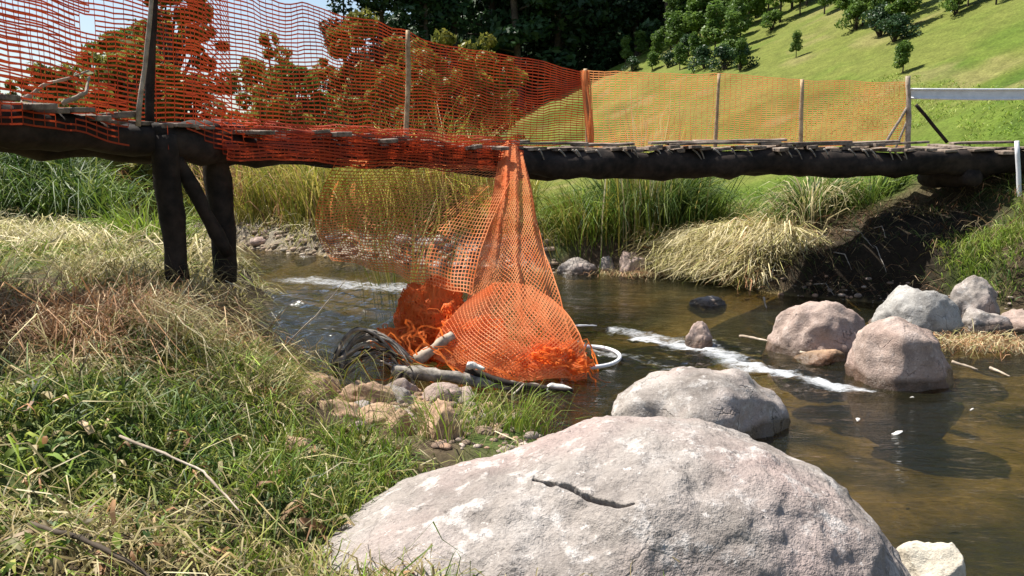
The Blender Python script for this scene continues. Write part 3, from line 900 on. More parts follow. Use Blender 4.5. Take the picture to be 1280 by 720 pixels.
# ------------------------------------------------------------------ boulders
def rock_mesh(name, size, seed, sub=5, cuts=9, rough=.10, fine=.02, cutmin=.72):
    bm = bmesh.new(); bmesh.ops.create_icosphere(bm, subdivisions=sub, radius=1)
    V = np.array([v.co[:] for v in bm.verts]); F = [tuple(v.index for v in f.verts) for f in bm.faces]; bm.free()
    rg = np.random.default_rng(seed)
    for _ in range(cuts):
        n = rg.normal(size=3); n[2] = abs(n[2]) * .8; n /= np.linalg.norm(n); d = rg.uniform(cutmin, .96)
        e = V @ n - d; e = np.where(e > 0, e, 0); V = V - n[None] * (e * .95)[:, None]
    ln = np.linalg.norm(V, axis=1)[:, None]
    V = V * (1 + rough * fbm(V * 1.7 + seed * 3.1, 3, seed)[:, None])
    V = V + (V / ln) * (fine * fbm(V * 9 + seed, 4, seed + 2) - fine * 1.6 * np.abs(fbm(V * 3.2 + seed * 2, 3, seed + 5)))[:, None]
    V = V * np.array(size)[None]
    me = bpy.data.meshes.new(name); me.from_pydata(V.tolist(), [], F); me.update()
    return me

def boulder(l, r_, top, bot, mat, label, seed, base=0.0, deep=.85, name='boulder', cat='boulder', group=None, yaw=0, **kw):
    """rock whose front foot meets the ground level 'base' at image row bot"""
    f = onz((l + r_) / 2, bot, base); hw = (r_ - l) / 2 / FPX * (f.y + .3)
    ry = hw * deep; Yc = f.y + ry * .8
    hw = (r_ - l) / 2 / FPX * Yc
    t = at((l + r_) / 2, top, Yc)
    h = max(.04, t.z - base)
    o = link(name, rock_mesh(name, (hw * 1.04, ry, h * 1.03), seed, **kw), mat)
    o.location = (t.x, Yc, base - .02); o.rotation_euler = (0, 0, yaw)
    return tag(o, label, cat, group)

M_RK_GREY = rock_mat('grey_rock', (.32, .285, .255), (.13, .11, .095), (.43, .405, .38), 3.2, (.35, .27, .235), .5, wet=True)
M_RK_BIG = rock_mat('big_rock', (.275, .243, .218), (.145, .125, .11), (.36, .33, .305), 2.4, (.34, .26, .235), .75, bump=.8, frac=.22)
M_RK_PINK = rock_mat('pink_rock', (.37, .285, .24), (.19, .14, .115), (.47, .39, .345), 4.0, (.42, .285, .235), .35, wet=True, bump=.7)
M_RK_BLUE = rock_mat('pale_grey_rock', (.34, .325, .30), (.13, .12, .11), (.46, .445, .42), 3.5, None, .4, wet=True)
M_RK_TAN = rock_mat('tan_rock', (.40, .27, .17), (.20, .13, .08), (.50, .38, .27), 3.5, (.45, .25, .17), .2, wet=True)
M_RK_YEL = rock_mat('pale_slab', (.52, .47, .38), (.36, .31, .24), (.58, .54, .46), 3.0, None, .4)

# the foreground boulder: cross sections along its length
prof = [(285, 830), (310, 778), (340, 738), (372, 704), (412, 670), (460, 642), (518, 616), (590, 588), (665, 565), (740, 551), (810, 544), (875, 541), (930, 545), (985, 560), (1038, 586), (1078, 618), (1112, 660), (1136, 700), (1156, 742), (1172, 790), (1186, 840)]
BY = 3.05
tops = [at(px, py, BY) for px, py in prof]
tx = np.array([t.x for t in tops]); tz = np.array([t.z for t in tops]) - .012
nL, nA = 300, 260
X0, X1 = tx[0], tx[-1]
tt = (1 - np.cos(np.linspace(0, np.pi, nL))) / 2 * .5 + np.linspace(0, 1, nL) * .5
lx = X0 + (X1 - X0) * tt
hz = np.interp(lx, tx, tz); 
hz = np.convolve(np.pad(hz, 6, mode='edge'), np.ones(13) / 13, 'valid')
zb = -.15
env = np.clip(1 - np.abs(2 * (lx - X0) / (X1 - X0) - 1) ** 2.6, 0, 1) ** .5
an = np.linspace(0, 2 * np.pi, nA, endpoint=False)
LX, AN = np.meshgrid(np.arange(nL), an, indexing='ij')
ry = .80 * env + .01
cy = BY + .05 * np.sin(np.linspace(0, 3, nL))
ca, sa_ = np.cos(AN), np.sin(AN)
pw = lambda t, e: np.sign(t) * np.abs(t) ** e
Yy = cy[LX] + ry[LX] * pw(ca, .85) 
Zz = zb + (np.maximum(hz[LX] - zb, .02) * env[LX] ** .15) * pw(sa_, .92)
Zz = np.where(sa_ < 0, zb + .35 * sa_ * env[LX], Zz)
Xx = lx[LX] * np.ones_like(AN)
Vb = np.stack([Xx, Yy, Zz], -1).reshape(-1, 3)
ctr = np.array([(X0 + X1) / 2, BY, 0.1]); dr = Vb - ctr; dr /= np.linalg.norm(dr, axis=1)[:, None]
Vb = Vb + dr * (.035 * fbm(Vb * 1.8, 3, 3) + .016 * fbm(Vb * 5.5, 4, 5) - .012 * np.abs(fbm(Vb * 7, 3, 15)) + .006 * fbm(Vb * 19, 4, 6))[:, None]
# chipped facets
for (px, py, dd, s_) in ((700, 590, .012, .22), (930, 600, .015, .25), (560, 640, .014, .2), (1040, 640, .02, .16), (820, 680, .012, .3)):
    q = np.array(at(px, py, BY - .3)[:]); w = np.exp(-(((Vb - q) ** 2).sum(1)) / s_ ** 2); Vb[:, 2] -= dd * w * (1 + .6 * fbm(Vb * 4 + dd * 90, 2, 9))
# the open crack in its upper face
ck = [(668, 602), (690, 604), (712, 611), (732, 620), (755, 629), (778, 632), (792, 629)]
def proj(Vv):
    d = Vv - np.array([0, 0, EYE]); zc = d[:, 1] * CT - d[:, 2] * ST; yc = d[:, 1] * ST + d[:, 2] * CT
    return 640 + FPX * d[:, 0] / zc, 360 - FPX * yc / zc
vis = Vb[:, 2] > 0.15
sel = np.where(vis & (Vb[:, 1] < BY + .2))[0]
ux, uy = proj(Vb[sel])
cl = []
for px, py in ck:
    j = np.argmin((ux - px) ** 2 + (uy - py) ** 2); cl.append(Vb[sel[j]])
cl = np.array(cl)
def crack_dist(Vv):
    best = np.full(len(Vv), 1e9); tp = np.zeros(len(Vv))
    for i in range(len(cl) - 1):
        a0, b0_ = cl[i], cl[i + 1]; e = b0_ - a0
        t = np.clip(((Vv - a0) @ e) / (e @ e), 0, 1); d2 = ((Vv - a0 - t[:, None] * e) ** 2).sum(1)
        up = d2 < best; best = np.where(up, d2, best); tp = np.where(up, (i + t) / (len(cl) - 1), tp)
    return np.sqrt(best), tp
# a fissure at its right foot
Qb = grid_faces(nL, nA)
A_, B_ = np.meshgrid(np.arange(nL - 1), np.arange(nA), indexing='ij')
Qb = np.stack([A_ * nA + B_, (A_ + 1) * nA + B_, (A_ + 1) * nA + (B_ + 1) % nA, A_ * nA + (B_ + 1) % nA], -1).reshape(-1, 4)
bme = mesh_quads('boulder', Vb, Qb[:, ::-1])
bm = bmesh.new(); bm.from_mesh(bme); bm.verts.ensure_lookup_table()
for _ in range(2):
    dd_, _t = crack_dist(np.array([v.co[:] for v in bm.verts])); bm.verts.index_update()
    bmesh.ops.subdivide_edges(bm, edges=[e for e in bm.edges if min(dd_[e.verts[0].index], dd_[e.verts[1].index]) < .035], cuts=2, use_grid_fill=True)
Vc = np.array([v.co[:] for v in bm.verts]); dd_, tp_ = crack_dist(Vc)
wv_ = .0075 * np.sin(np.pi * np.clip(tp_, .02, .98)) ** .5 * (1 + .5 * fbm(Vc * 30, 2, 4)) + .0015
gd_ = np.exp(-(dd_ / wv_) ** 4) * .06 - np.exp(-((dd_ - .02) / .012) ** 2) * .004
for v, g in zip(bm.verts, gd_):
    if abs(g) > 1e-5: v.co.z -= g; v.co.y += max(g, 0) * .6
bm.to_mesh(bme); bm.free(); bme.update()
big = link('boulder', bme, M_RK_BIG)
tag(big, 'huge pale grey boulder with a dark crack filling the foreground', 'boulder')

boulder(762, 986, 459, 560, M_RK_GREY, 'rounded grey boulder just behind the huge cracked boulder', 41, deep=.9, cuts=7, rough=.12)
boulder(1056, 1208, 393, 487, M_RK_PINK, 'large pinkish boulder standing in the river in front of the grey one', 52, cuts=10, rough=.09, yaw=.4)
boulder(964, 1092, 375, 446, M_RK_PINK, 'low broad pink boulder at the water edge left of the large pinkish one', 63, cuts=9, base=0.02, deep=.8)
boulder(1096, 1202, 356, 415, M_RK_BLUE, 'smooth pale grey boulder behind the large pinkish boulder', 74, cuts=6, base=.05)
boulder(1186, 1250, 344, 392, M_RK_GREY, 'small mossy grey rock on the right bank below the grass', 85, cuts=8, base=.10)
boulder(1196, 1262, 383, 412, M_RK_GREY, 'flat grey stone beside the straw on the right shore', 86, cuts=8, base=.02)
boulder(1238, 1310, 388, 412, M_RK_PINK, 'flat brownish stone at the right edge of the shore', 87, cuts=8, base=.02)
boulder(996, 1058, 433, 455, M_RK_TAN, 'low flat tan stone at the foot of the pink boulders', 88, cuts=7)
boulder(858, 892, 402, 434, M_RK_PINK, 'small pink stone alone in the middle of the river', 96, cuts=8)
boulder(860, 908, 367, 383, M_RK_GREY, 'low dark wet stone breaking the still water below the bridge', 97, cuts=6)
boulder(694, 748, 322, 343, M_RK_GREY, 'flat greyish stone on the far shore beside the hanging net', 98, cuts=7)
boulder(768, 812, 309, 345, M_RK_PINK, 'pale pinkish stone standing on the far shore under the reeds', 99, cuts=9)
boulder(742, 776, 320, 342, M_RK_GREY, 'small stone with dry grass between two far shore stones', 100, cuts=9)
boulder(1112, 1226, 664, 745, M_RK_YEL, 'flat pale yellowish slab at the lower right beside the huge boulder', 107, cuts=12, base=.02, deep=.7, cutmin=.6)
# shore slabs below the driftwood
for a in ((366, 470, 486, 545, .10, 'flat sandy brown slab left of the driftwood by the bank', 121), (430, 500, 468, 518, .06, 'tilted tan rock just below the twig bundle', 122),
          (512, 590, 500, 560, .10, 'rounded tan rock below the grey driftwood log', 123), (528, 572, 480, 508, .05, 'small reddish stone under the grey driftwood log', 124),
          (470, 520, 510, 556, .10, 'small brown stone between the tan rocks', 125), (340, 400, 530, 575, .25, 'pale stone half buried in the bank grass', 126), (590, 650, 505, 540, .03, 'dark wet stone at the water under the driftwood', 127)):
    boulder(a[0], a[1], a[2], a[3], M_RK_PINK if a[6] == 124 else (M_RK_GREY if a[6] == 127 else M_RK_TAN), a[5], a[6], base=a[4], cuts=11, cutmin=.6, name='rock', cat='rock')
for k in range(16):
    qx, qy = random.uniform(-1.5, -.35), random.uniform(4.5, 6.0)
    if float(poly_sd(np.array([qx]), np.array([qy]))[0]) < -.1: continue
    s_ = random.uniform(.06, .17)
    o = link('rock', rock_mesh('rock', (s_ * 1.3, s_, s_ * .7), 500 + k, sub=4, cuts=12, cutmin=.6), (M_RK_TAN, M_RK_PINK, M_RK_TAN, M_RK_GREY)[k % 4])
    o.location = (qx, qy, float(zat(qx, qy)) + .02); o.rotation_euler = (random.uniform(-.2, .2), random.uniform(-.2, .2), random.uniform(0, 3))
    tag(o, 'brown stone on the near shore beneath the driftwood log', 'rock', 'stones on the near shore by the driftwood')
for k in range(14):
    qx, qy = random.uniform(3.2, 5.6), random.uniform(6.9, 9.3); s_ = random.uniform(.04, .12)
    o = link('stone', rock_mesh('stone', (s_ * 1.3, s_, s_ * .8), 600 + k, sub=4, cuts=9), (M_RK_GREY, M_RK_PINK)[k % 2])
    o.location = (qx, qy, max(0.0, float(zat(qx, qy))) - .01); o.rotation_euler = (0, 0, random.uniform(0, 3))
    tag(o, 'small stone in the shallows around the right boulders', 'stone', 'small stones round the right boulders')
# pale stones on the gravel across the river
for k in range(150):
    px = random.uniform(280, 650); s_ = random.uniform(.07, .2) * random.choice((1, 1, 1.8))
    q = at(px, 300, random.uniform(14.2, 20)); qx, qy = q.x, q.y
    dd = float(poly_sd(np.array([qx]), np.array([qy]))[0])
    if dd < -.3 or dd > .5 or qy < 14 or (qx < -2 and qy < 15.2): continue
    o = link('stone', rock_mesh('stone', (s_, s_ * .8, s_ * .45), 300 + k, sub=3), M_RK_PINK if k % 2 else M_RK_GREY)
    o.location = (qx, qy, float(zat(qx, qy)) + .03); o.rotation_euler = (0, 0, random.uniform(0, 3))
    tag(o, 'pale stone on the gravel shore across the river', 'stone', 'stones on the far gravel shore')

shore = lambda x, y: (y > 4.15 + .25 * np.sin(x * 5)) & (x > -.285 * y - .05 * np.sin(y * 7))      # bare stony shore below the driftwood
# loose gravel and pebbles, one mass per shore
def pebbles(pts, smin, smax, mat, name, label, kind_cols):
    bm = bmesh.new(); bmesh.ops.create_icosphere(bm, subdivisions=2, radius=1)
    v0 = np.array([v.co[:] for v in bm.verts]); f0 = np.array([[v.index for v in f.verts] for f in bm.faces]); bm.free()
    Vs, Fs, cs = [], [], []
    for k, (x, y, z) in enumerate(pts):
        s_ = smin * (smax / smin) ** (random.random() ** 2); sc_ = np.array([random.uniform(.8, 1.5), random.uniform(.7, 1.1), random.uniform(.4, .75)]) * s_
        a = random.uniform(0, 6.3); rot = np.array([[math.cos(a), -math.sin(a), 0], [math.sin(a), math.cos(a), 0], [0, 0, 1]])
        v = v0 * (1 + .22 * fbm(v0 * 1.4 + k * 3.7, 2, k))[:, None] * sc_
        Vs.append(v @ rot.T + np.array([x, y, z + s_ * .15])); Fs.append(f0 + k * len(v0)); cs.append(np.repeat(np.array(random.choice(kind_cols))[None] * random.uniform(.7, 1.25), len(v0), 0))
    F = np.concatenate(Fs); n = len(F)
    me = mesh_np(name, np.concatenate(Vs), F.ravel(), np.arange(n) * 3, np.full(n, 3), np.concatenate(cs))
    tag(link(name, me, mat), label, name, kind='stuff')
def shore_pts(x0, x1, y0, y1, n, d0, d1, cond):
    x = R.uniform(x0, x1, n); y = R.uniform(y0, y1, n); d = poly_sd(x, y); k = (d > d0) & (d < d1) & cond(x, y)
    return np.stack([x[k], y[k], zat(x[k], y[k])], -1)
PC = [(.36, .28, .20), (.28, .22, .16), (.40, .30, .23), (.22, .17, .12), (.42, .36, .28)]
pebbles(shore_pts(-9, .8, 14, 21, 16000, -.35, .55, lambda x, y: y > np.interp(x, [-9, -7.4, -4.5, -2, 0], [20, 18.4, 15.2, 14.5, 13.8]))[:800], .025, .10, M_GROUND, 'gravel', 'loose pale gravel on the shore across the river', PC)
pebbles(np.concatenate([shore_pts(-2.0, .2, 4.3, 6.6, 2600, -.3, .9, lambda x, y: shore(x, y))[:500], shore_pts(3.2, 7, 7.5, 12, 3500, -.3, .25, lambda x, y: x > 3.0)[:300]]), .012, .05, M_GROUND, 'pebbles', 'small brown pebbles along the near shore and the right bank', [(.34, .22, .15), (.28, .20, .15), (.36, .29, .24), (.2, .15, .11)])

# ------------------------------------------------------------------ driftwood
def stick(pts, r, mat, label, name='driftwood_branch', cat='branch', group=None, amp=.03, seed=0, taper=.5, n=12, jit=.3):
    P = []
    for i in range(len(pts) - 1): P += crooked(pts[i], pts[i + 1], n, amp, seed + i)[(1 if i else 0):]
    k = len(P)
    o = MB().tube(P, [r * (1 - (1 - taper) * i / (k - 1)) for i in range(k)], 9, jit, seed).build(name, mat)
    return tag(o, label, cat, group)
stick([at(492, 462, 6.30), at(560, 470, 6.2), at(640, 482, 6.2), at(700, 490, 6.25)], .055, M_WOOD_GREY, 'grey weathered driftwood log lying under the orange net', 'driftwood_log', 'log', seed=5, taper=.6)
stick([at(583, 462, 6.25), at(640, 480, 6.15), at(716, 488, 6.1)], .035, M_WOOD_DK, 'dark wet branch crossing the grey driftwood log', seed=9, taper=.5)
stick([at(520, 450, 6.45), at(566, 419, 6.6)], .045, M_WOOD_PALE, 'short pale orange pole end leaning up into the net', 'wooden_pole', 'pole', seed=12, taper=.95)
stick([at(683, 486, 6.15), at(716, 488, 6.15)], .05, M_WOOD_WHITE, 'short broken white piece of wood at the right end of the log', 'wood_piece', 'wood', seed=14, taper=.4, jit=.6)
stick([at(584, 455, 6.2), at(606, 461, 6.18)], .026, M_WOOD_WHITE, 'small white stub resting on top of the grey log', 'wood_piece', 'wood', seed=15, taper=.6, jit=.7)
stick([at(590, 500, 6.0), at(640, 494, 6.05), at(655, 480, 6.1)], .012, M_WOOD_PALE, 'thin pale stick below the grey driftwood log', seed=21)
stick([at(614, 505, 5.9), at(665, 545, 5.6)], .011, M_WOOD_PALE, 'thin bleached stick slanting from the log down into the grass', seed=22)
stick([at(480, 500, 6.1), at(505, 462, 6.25)], .03, M_WOOD_DK, 'dark leaning prop branch below the log', seed=23)
stick([at(530, 515, 6.05), at(513, 468, 6.2)], .03, M_WOOD_DK, 'dark upright prop branch below the log', seed=24)
stick([at(720, 407, 7.6), at(746, 407, 7.7)], .01, M_WHITE, 'tiny white stick floating right of the net', seed=25)
# bundle of bent twigs at the left end
bt = empty('twig_bundle', at(455, 455, 6.4)); tag(bt, 'tangle of bent grey twigs caught at the left end of the log', 'twigs')
for k in range(22):
    a0 = at(random.uniform(412, 430), random.uniform(452, 475), 6.4 + random.uniform(-.15, .15)); b0_ = at(random.uniform(486, 520), random.uniform(445, 475), 6.4 + random.uniform(-.2, .2))
    md = at(random.uniform(435, 475), random.uniform(362, 440), 6.4 + random.uniform(-.2, .2))
    pts = [a0.lerp(md, t).lerp(md.lerp(b0_, t), t) + Vector(mnoise.noise_vector(Vector((k, t * 3, 0)))) * .02 for t in np.linspace(0, 1, 12)]
    MB().tube(pts, np.linspace(.013, .006, 12) * random.uniform(.7, 1.5), 6).build('twig', random.choice((M_WOOD_GREY, M_WOOD_DK, M_WOOD_GREY, M_WOOD_PALE)), bt)
# pale hose loop right of the net
hp = []
for t in np.linspace(-.35 * math.pi, 1.15 * math.pi, 30):
    q = onz(735 + 40 * math.cos(-t + math.pi * .5), 446 + 13 * math.sin(-t + math.pi * .5), .03); hp.append(q)
tag(MB().tube(hp, .018, 8).build('hose_loop', M_WHITE), 'curved white hose loop in the water right of the orange net', 'hose')
# straws and twigs by the right boulders
for k, (a0, b0_) in enumerate(((onz(925, 420, .03), onz(972, 428, .08)), (onz(1000, 440, .05), onz(1038, 446, .05)), (onz(955, 372, .1), onz(958, 385, .0)), (onz(1190, 452, .05), onz(1222, 462, .02)), (onz(1238, 460, .02), onz(1262, 470, .02)))):
    stick([a0, b0_], .014, M_WOOD_PALE, ['thin pale stick left of the low pink boulder', 'bent pale stick on the low pink boulder foot', 'short dark snag in the shade under the bridge', 'pale stick right of the large pinkish boulder', 'pale stick afloat near the right edge of the river'][k], seed=40 + k)
stick([at(38, 655, 2.25), at(100, 672, 2.15), at(170, 708, 2.05), at(205, 735, 2.0)], .009, M_BARK, 'long thin brown stick lying in the foreground grass', seed=51)
stick([at(150, 545, 3.0), at(255, 590, 2.8), at(300, 640, 2.6)], .006, M_WOOD_PALE, 'thin bleached stalk lying across the bank grass', seed=52)
stick([at(330, 458, 5.2), at(395, 395, 5.0), at(432, 350, 5.0)], .006, M_WOOD_PALE, 'thin dry reed stalk leaning from the bank over the water', seed=53, taper=.4)
# pale roots and canes catching light in the dark beneath the right span
for k, (a0, b0_) in enumerate((((1052, 292), (1090, 315)), ((1075, 300), (1105, 345)), ((1040, 320), (1062, 342)), ((1090, 290), (1104, 302)), ((1015, 360), (1040, 374)))):
    def gnd(px, py):
        d = ray(px, py)
        for tt_ in np.linspace(8, 16, 400):
            q = Vector((0, 0, EYE)) + d * tt_
            if zat(q.x, q.y) > q.z: return q
        return Vector((0, 0, EYE)) + d * 11
    A0, B0 = gnd(*a0), gnd(*b0_); up = Vector((0, -.06, .06))
    stick([A0 + up, (A0 + B0) / 2 + up * 2 + Vector((0, 0, .04)), B0 + up], .008, M_WOOD_GREY, 'pale bent cane lying on the dark bank under the bridge', 'cane', 'cane', 'canes on the dark bank under the bridge', seed=60 + k)

# ------------------------------------------------------------------ grass
GREEN = np.array([[.095, .15, .018], [.15, .205, .028], [.21, .25, .04], [.29, .28, .075]])
STRAW = np.array([[.34, .27, .13], [.42, .36, .19], [.28, .22, .10], [.22, .19, .07]])
BROWN = np.array([[.32, .165, .08], [.42, .24, .12], [.22, .115, .055], [.50, .35, .20]])
PALE = np.array([[.50, .43, .24], [.60, .53, .34], [.42, .36, .17], [.33, .31, .11]])
REED = np.array([[.18, .18, .025], [.25, .22, .04], [.12, .145, .02], [.33, .27, .075]])
DGREEN = np.array([[.035, .075, .014], [.06, .11, .02], [.09, .14, .022], [.13, .17, .035]])
LGREEN = np.array([[.16, .25, .025], [.21, .29, .035], [.13, .21, .024], [.26, .29, .06]])

def pick(P, n): return P[R.integers(0, len(P), n)] * R.uniform(.75, 1.25, (n, 1))

def blade_geo(x, y, z, h, w, lean, curve, az, crink=.06):
    n = len(x)
    T = np.array([0, .3, .62, .85, 1.0]); W = np.array([.8, 1.0, .75, .4, .0])
    d = np.stack([np.cos(az), np.sin(az), np.zeros(n)], -1)
    wz_ = R.uniform(0, np.pi, n); wd = np.stack([np.cos(wz_), np.sin(wz_), R.normal(0, .3, n)], -1)
    V = np.zeros((n, 9, 3)); base = np.stack([x, y, z], -1)
    for i, (t, ww) in enumerate(zip(T, W)):
        fwd = lean * t + curve * t * t
        up = np.sqrt(np.clip(1 - np.clip(fwd, 0, .97) ** 2, .02, 1)) * t - curve * .35 * t ** 3
        p_ = base + d * (h * fwd)[:, None] * (1 if i else 1)
        p_[:, 2] += h * up
        if i: p_ += R.normal(0, 1, (n, 3)) * (h * crink * t)[:, None]
        if i < 4:
            V[:, i * 2] = p_ - wd * (w * ww / 2)[:, None]; V[:, i * 2 + 1] = p_ + wd * (w * ww / 2)[:, None]
        else: V[:, 8] = p_
    return V

def blade_mesh(name, parts):
    Vs = np.concatenate([p_[0] for p_ in parts]); cs = np.concatenate([p_[1] for p_ in parts])
    n = len(Vs); o = (np.arange(n) * 9)[:, None]
    quads = np.stack([o + np.array([0, 1, 3, 2]), o + np.array([2, 3, 5, 4]), o + np.array([4, 5, 7, 6])], 1).reshape(n, 12)
    tri = o + np.array([6, 7, 8])
    loops = np.concatenate([quads, tri], 1).ravel()
    tot = np.tile([4, 4, 4, 3], n); st = np.concatenate([[0], np.cumsum(tot)[:-1]])
    cols = np.repeat(cs, 9, 0) * np.tile(np.array([.8, .8, .95, .95, 1.05, 1.05, 1.1, 1.1, 1.15]), n)[:, None]
    return mesh_np(name, Vs.reshape(-1, 3), loops, st, tot, cols)

def scatter(x0, x1, y0, y1, n, dmin=.12, dmax=99, cond=None):
    x = R.uniform(x0, x1, n); y = R.uniform(y0, y1, n); d = poly_sd(x, y)
    k = (d > dmin) & (d < dmax)
    # keep off the boulder in the foreground
    e_ = np.interp(x, lx, env, 0, 0); q_ = np.clip(np.abs(y - np.interp(x, lx, cy)) / (.8 * e_ + .01), 0, 1) ** (1 / .85)
    ztop = zb + (np.interp(x, lx, hz) - zb) * e_ ** .15 * np.sqrt(1 - q_ * q_) ** .92
    k &= ~((q_ < 1) & (e_ > 0) & (ztop > zat(x, y) + .01))
    if cond is not None: k &= cond(x, y, d)
    return x[k], y[k], d[k]

def field(x0, x1, y0, y1, n, h, w, pal, lean=(.1, .5), curve=(.1, .7), dmin=.12, dmax=99, cond=None, crink=.06, az=None, patch=None, dz=0, hn=None, tuft=None):
    if tuft:
        m_ = max(8, int(n / tuft[0])); cx, cy_, d = scatter(x0, x1, y0, y1, m_, dmin, dmax, cond)
        ii = np.repeat(np.arange(len(cx)), R.poisson(tuft[0], len(cx))); ox, oy = R.normal(0, tuft[1], len(ii)), R.normal(0, tuft[1], len(ii))
        big_ = R.uniform(.6, 1.3, len(cx))[ii]; tone = R.uniform(.6, 1.35, len(cx))[ii]
        x, y = cx[ii] + ox, cy_[ii] + oy
        kp = poly_sd(x, y) > dmin * .5; x, y, ox, oy, big_, tone = (q_[kp] for q_ in (x, y, ox, oy, big_, tone))
    else:
        x, y, d = scatter(x0, x1, y0, y1, n, dmin, dmax, cond)
    k = len(x)
    hh = R.uniform(h[0], h[1], k)
    if hn: hh *= 1 + .5 * fbm2(x, y, hn, 2, 77)
    a = R.uniform(0, 2 * np.pi, k) if az is None else az + R.normal(0, .7, k)
    if tuft:
        hh = hh * big_; t_az = np.arctan2(oy, ox) + R.normal(0, .7, k)
        a = t_az if az is None else np.where(R.uniform(0, 1, k) < .5, t_az, a)
    z = zat(x, y) + dz
    V = blade_geo(x, y, z - .01, hh, R.uniform(w[0], w[1], k), R.uniform(*lean, k), R.uniform(*curve, k), a, crink)
    c = pick(pal, k)
    if tuft: c = c * tone[:, None]
    if patch is not None:
        pal2, sc_, lo_, hi_, sd = patch
        m_ = R.uniform(0, 1, k) < sstep(lo_, hi_, fbm2(x, y, sc_, 3, sd))
        c[m_] = pick(pal2, int(m_.sum()))
    return V, c

side = lambda x, y: x < np.interp(y, [0, 3, 6.3, 7, 9, 14], [2, 1.2, -.9, -1.9, -2.5, -4])
near = lambda x, y, d: side(x, y) & ~shore(x, y)
# foreground bank
parts = [
    field(-4.6, 1.2, .9, 6.4, 44000, (.06, .19), (.006, .013), GREEN, (.1, .7), (.2, 1.0), cond=near, crink=.10, patch=(STRAW, 1.3, -.25, .45, 3), hn=.8, tuft=(14, .035)),
    field(-1.6, .9, 2.2, 4.3, 6500, (.10, .28), (.004, .009), np.concatenate([LGREEN, GREEN]), (.05, .4), (.1, .6), cond=lambda x, y, d: near(x, y, d) & (d < 1.9), dmin=.06, hn=1.2, tuft=(16, .03)),
    field(-3.6, .2, 1.2, 5.2, 15000, (.08, .22), (.004, .008), STRAW, (.4, .9), (.3, 1.0), cond=lambda x, y, d: near(x, y, d) & (fbm2(x, y, .9, 2, 14) + .45 * (x + 1.3) > -.1), crink=.14, tuft=(12, .05)),
    field(-4.4, -.3, 3.0, 5.4, 4500, (.10, .26), (.005, .010), DGREEN, (.2, .8), (.2, .9), cond=near, crink=.1, tuft=(18, .04)),
    field(-3.6, .6, 1.2, 5.0, 2600, (.15, .38), (.005, .010), np.concatenate([PALE, LGREEN, STRAW]), (.3, .9), (.3, 1.2), cond=near, crink=.09, tuft=(4, .05)),
]
tag(link('grass', blade_mesh('grass', parts), M_GRASS, smooth=False), 'tangled green and straw coloured grass on the near bank', 'grass', kind='stuff')
parts = [field(-4.2, .4, 1.1, 5.4, 5200, (.04, .10), (.014, .030), np.concatenate([GREEN, LGREEN, DGREEN]), (.3, .8), (.3, 1.1), cond=lambda x, y, d: near(x, y, d) & (fbm2(x, y, 1.1, 2, 91) > -.05), crink=.05, tuft=(9, .04), dz=.03),
         field(-3.5, .2, 1.2, 4.6, 900, (.05, .12), (.016, .032), np.concatenate([BROWN, STRAW]), (.5, .95), (.3, 1.2), cond=near, crink=.08, tuft=(3, .05), dz=.04)]
tag(link('weeds', blade_mesh('weeds', parts), M_GRASS, smooth=False), 'broad leaved weeds and dead leaves among the near bank grass', 'weeds', kind='stuff')
# the belt of brown dry grass
dryc = lambda x, y, d: near(x, y, d) & (fbm2(x, y, 1.0, 2, 4) > -.55)
brn = lambda x, y, d: dryc(x, y, d) & (x < -1.95 + .45 * fbm2(x, y, 1.5, 2, 24))
yel = lambda x, y, d: near(x, y, d) & (x > -2.2)
parts = [
    field(-4.6, -1.5, 4.1, 6.1, 27000, (.18, .48), (.004, .008), BROWN, (.1, .8), (.2, 1.2), cond=brn, crink=.12, patch=(PALE, 2.0, .25, .8, 8), tuft=(22, .05)),
    field(-2.4, -1.2, 4.3, 6.6, 7000, (.12, .32), (.004, .009), np.concatenate([LGREEN, REED, STRAW]), (.1, .7), (.2, 1.0), dmin=.03, cond=yel, crink=.09, tuft=(16, .045)),
    field(-4.5, -1.6, 5.4, 6.8, 2600, (.25, .55), (.004, .008), np.concatenate([STRAW, PALE]), (.1, .6), (.2, .9), cond=dryc, crink=.08),
    field(-2.6, -1.3, 5.2, 6.9, 5000, (.12, .32), (.004, .008), np.concatenate([STRAW, BROWN, REED]), (.2, .8), (.3, 1.1), dmin=.02, cond=near, crink=.07, az=-.5, tuft=(14, .05)),
]
tag(link('dry_grass', blade_mesh('dry_grass', parts), M_DRY, smooth=False), 'brown withered grass in front of the bridge pier', 'dry grass', kind='stuff')
parts = [
    field(-11, -2.2, 6.6, 14.5, 26000, (.12, .36), (.006, .013), np.concatenate([PALE, REED]), (.3, .9), (.3, 1.2), cond=lambda x, y, d: x < np.interp(y, [6, 9, 14], [-2, -2.6, -4.4]), crink=.08, patch=(np.concatenate([LGREEN, GREEN]), .6, -.25, .4, 18), tuft=(20, .09)),
    field(-11, -3.2, 8, 14, 6000, (.3, .6), (.010, .02), PALE, (.6, .97), (.1, .6), cond=lambda x, y, d: (x < np.interp(y, [6, 9, 14], [-2, -2.6, -4.6])) & (x + .55 * y < 1.6), crink=.07, az=-.3, tuft=(14, .12)),
]
tag(link('reed_litter', blade_mesh('reed_litter', parts), M_DRY, smooth=False), 'flattened pale reeds and grass behind the bridge pier', 'flattened reeds', kind='stuff')
parts = [field(-17, -5.5, 13.6, 20, 17000, (.9, 1.8), (.016, .036), DGREEN, (.1, .5), (.2, .9), dmin=.8, cond=lambda x, y, d: y < np.interp(x, [-17, -12, -7.6, -5], [24, 20, 15.9, 13]), patch=(LGREEN, .4, .15, .6, 28))]
tag(link('tall_grass', blade_mesh('tall_grass', parts), M_GRASS, smooth=False), 'dark green tall grass bank behind the left end of the bridge', 'tall grass', kind='stuff')
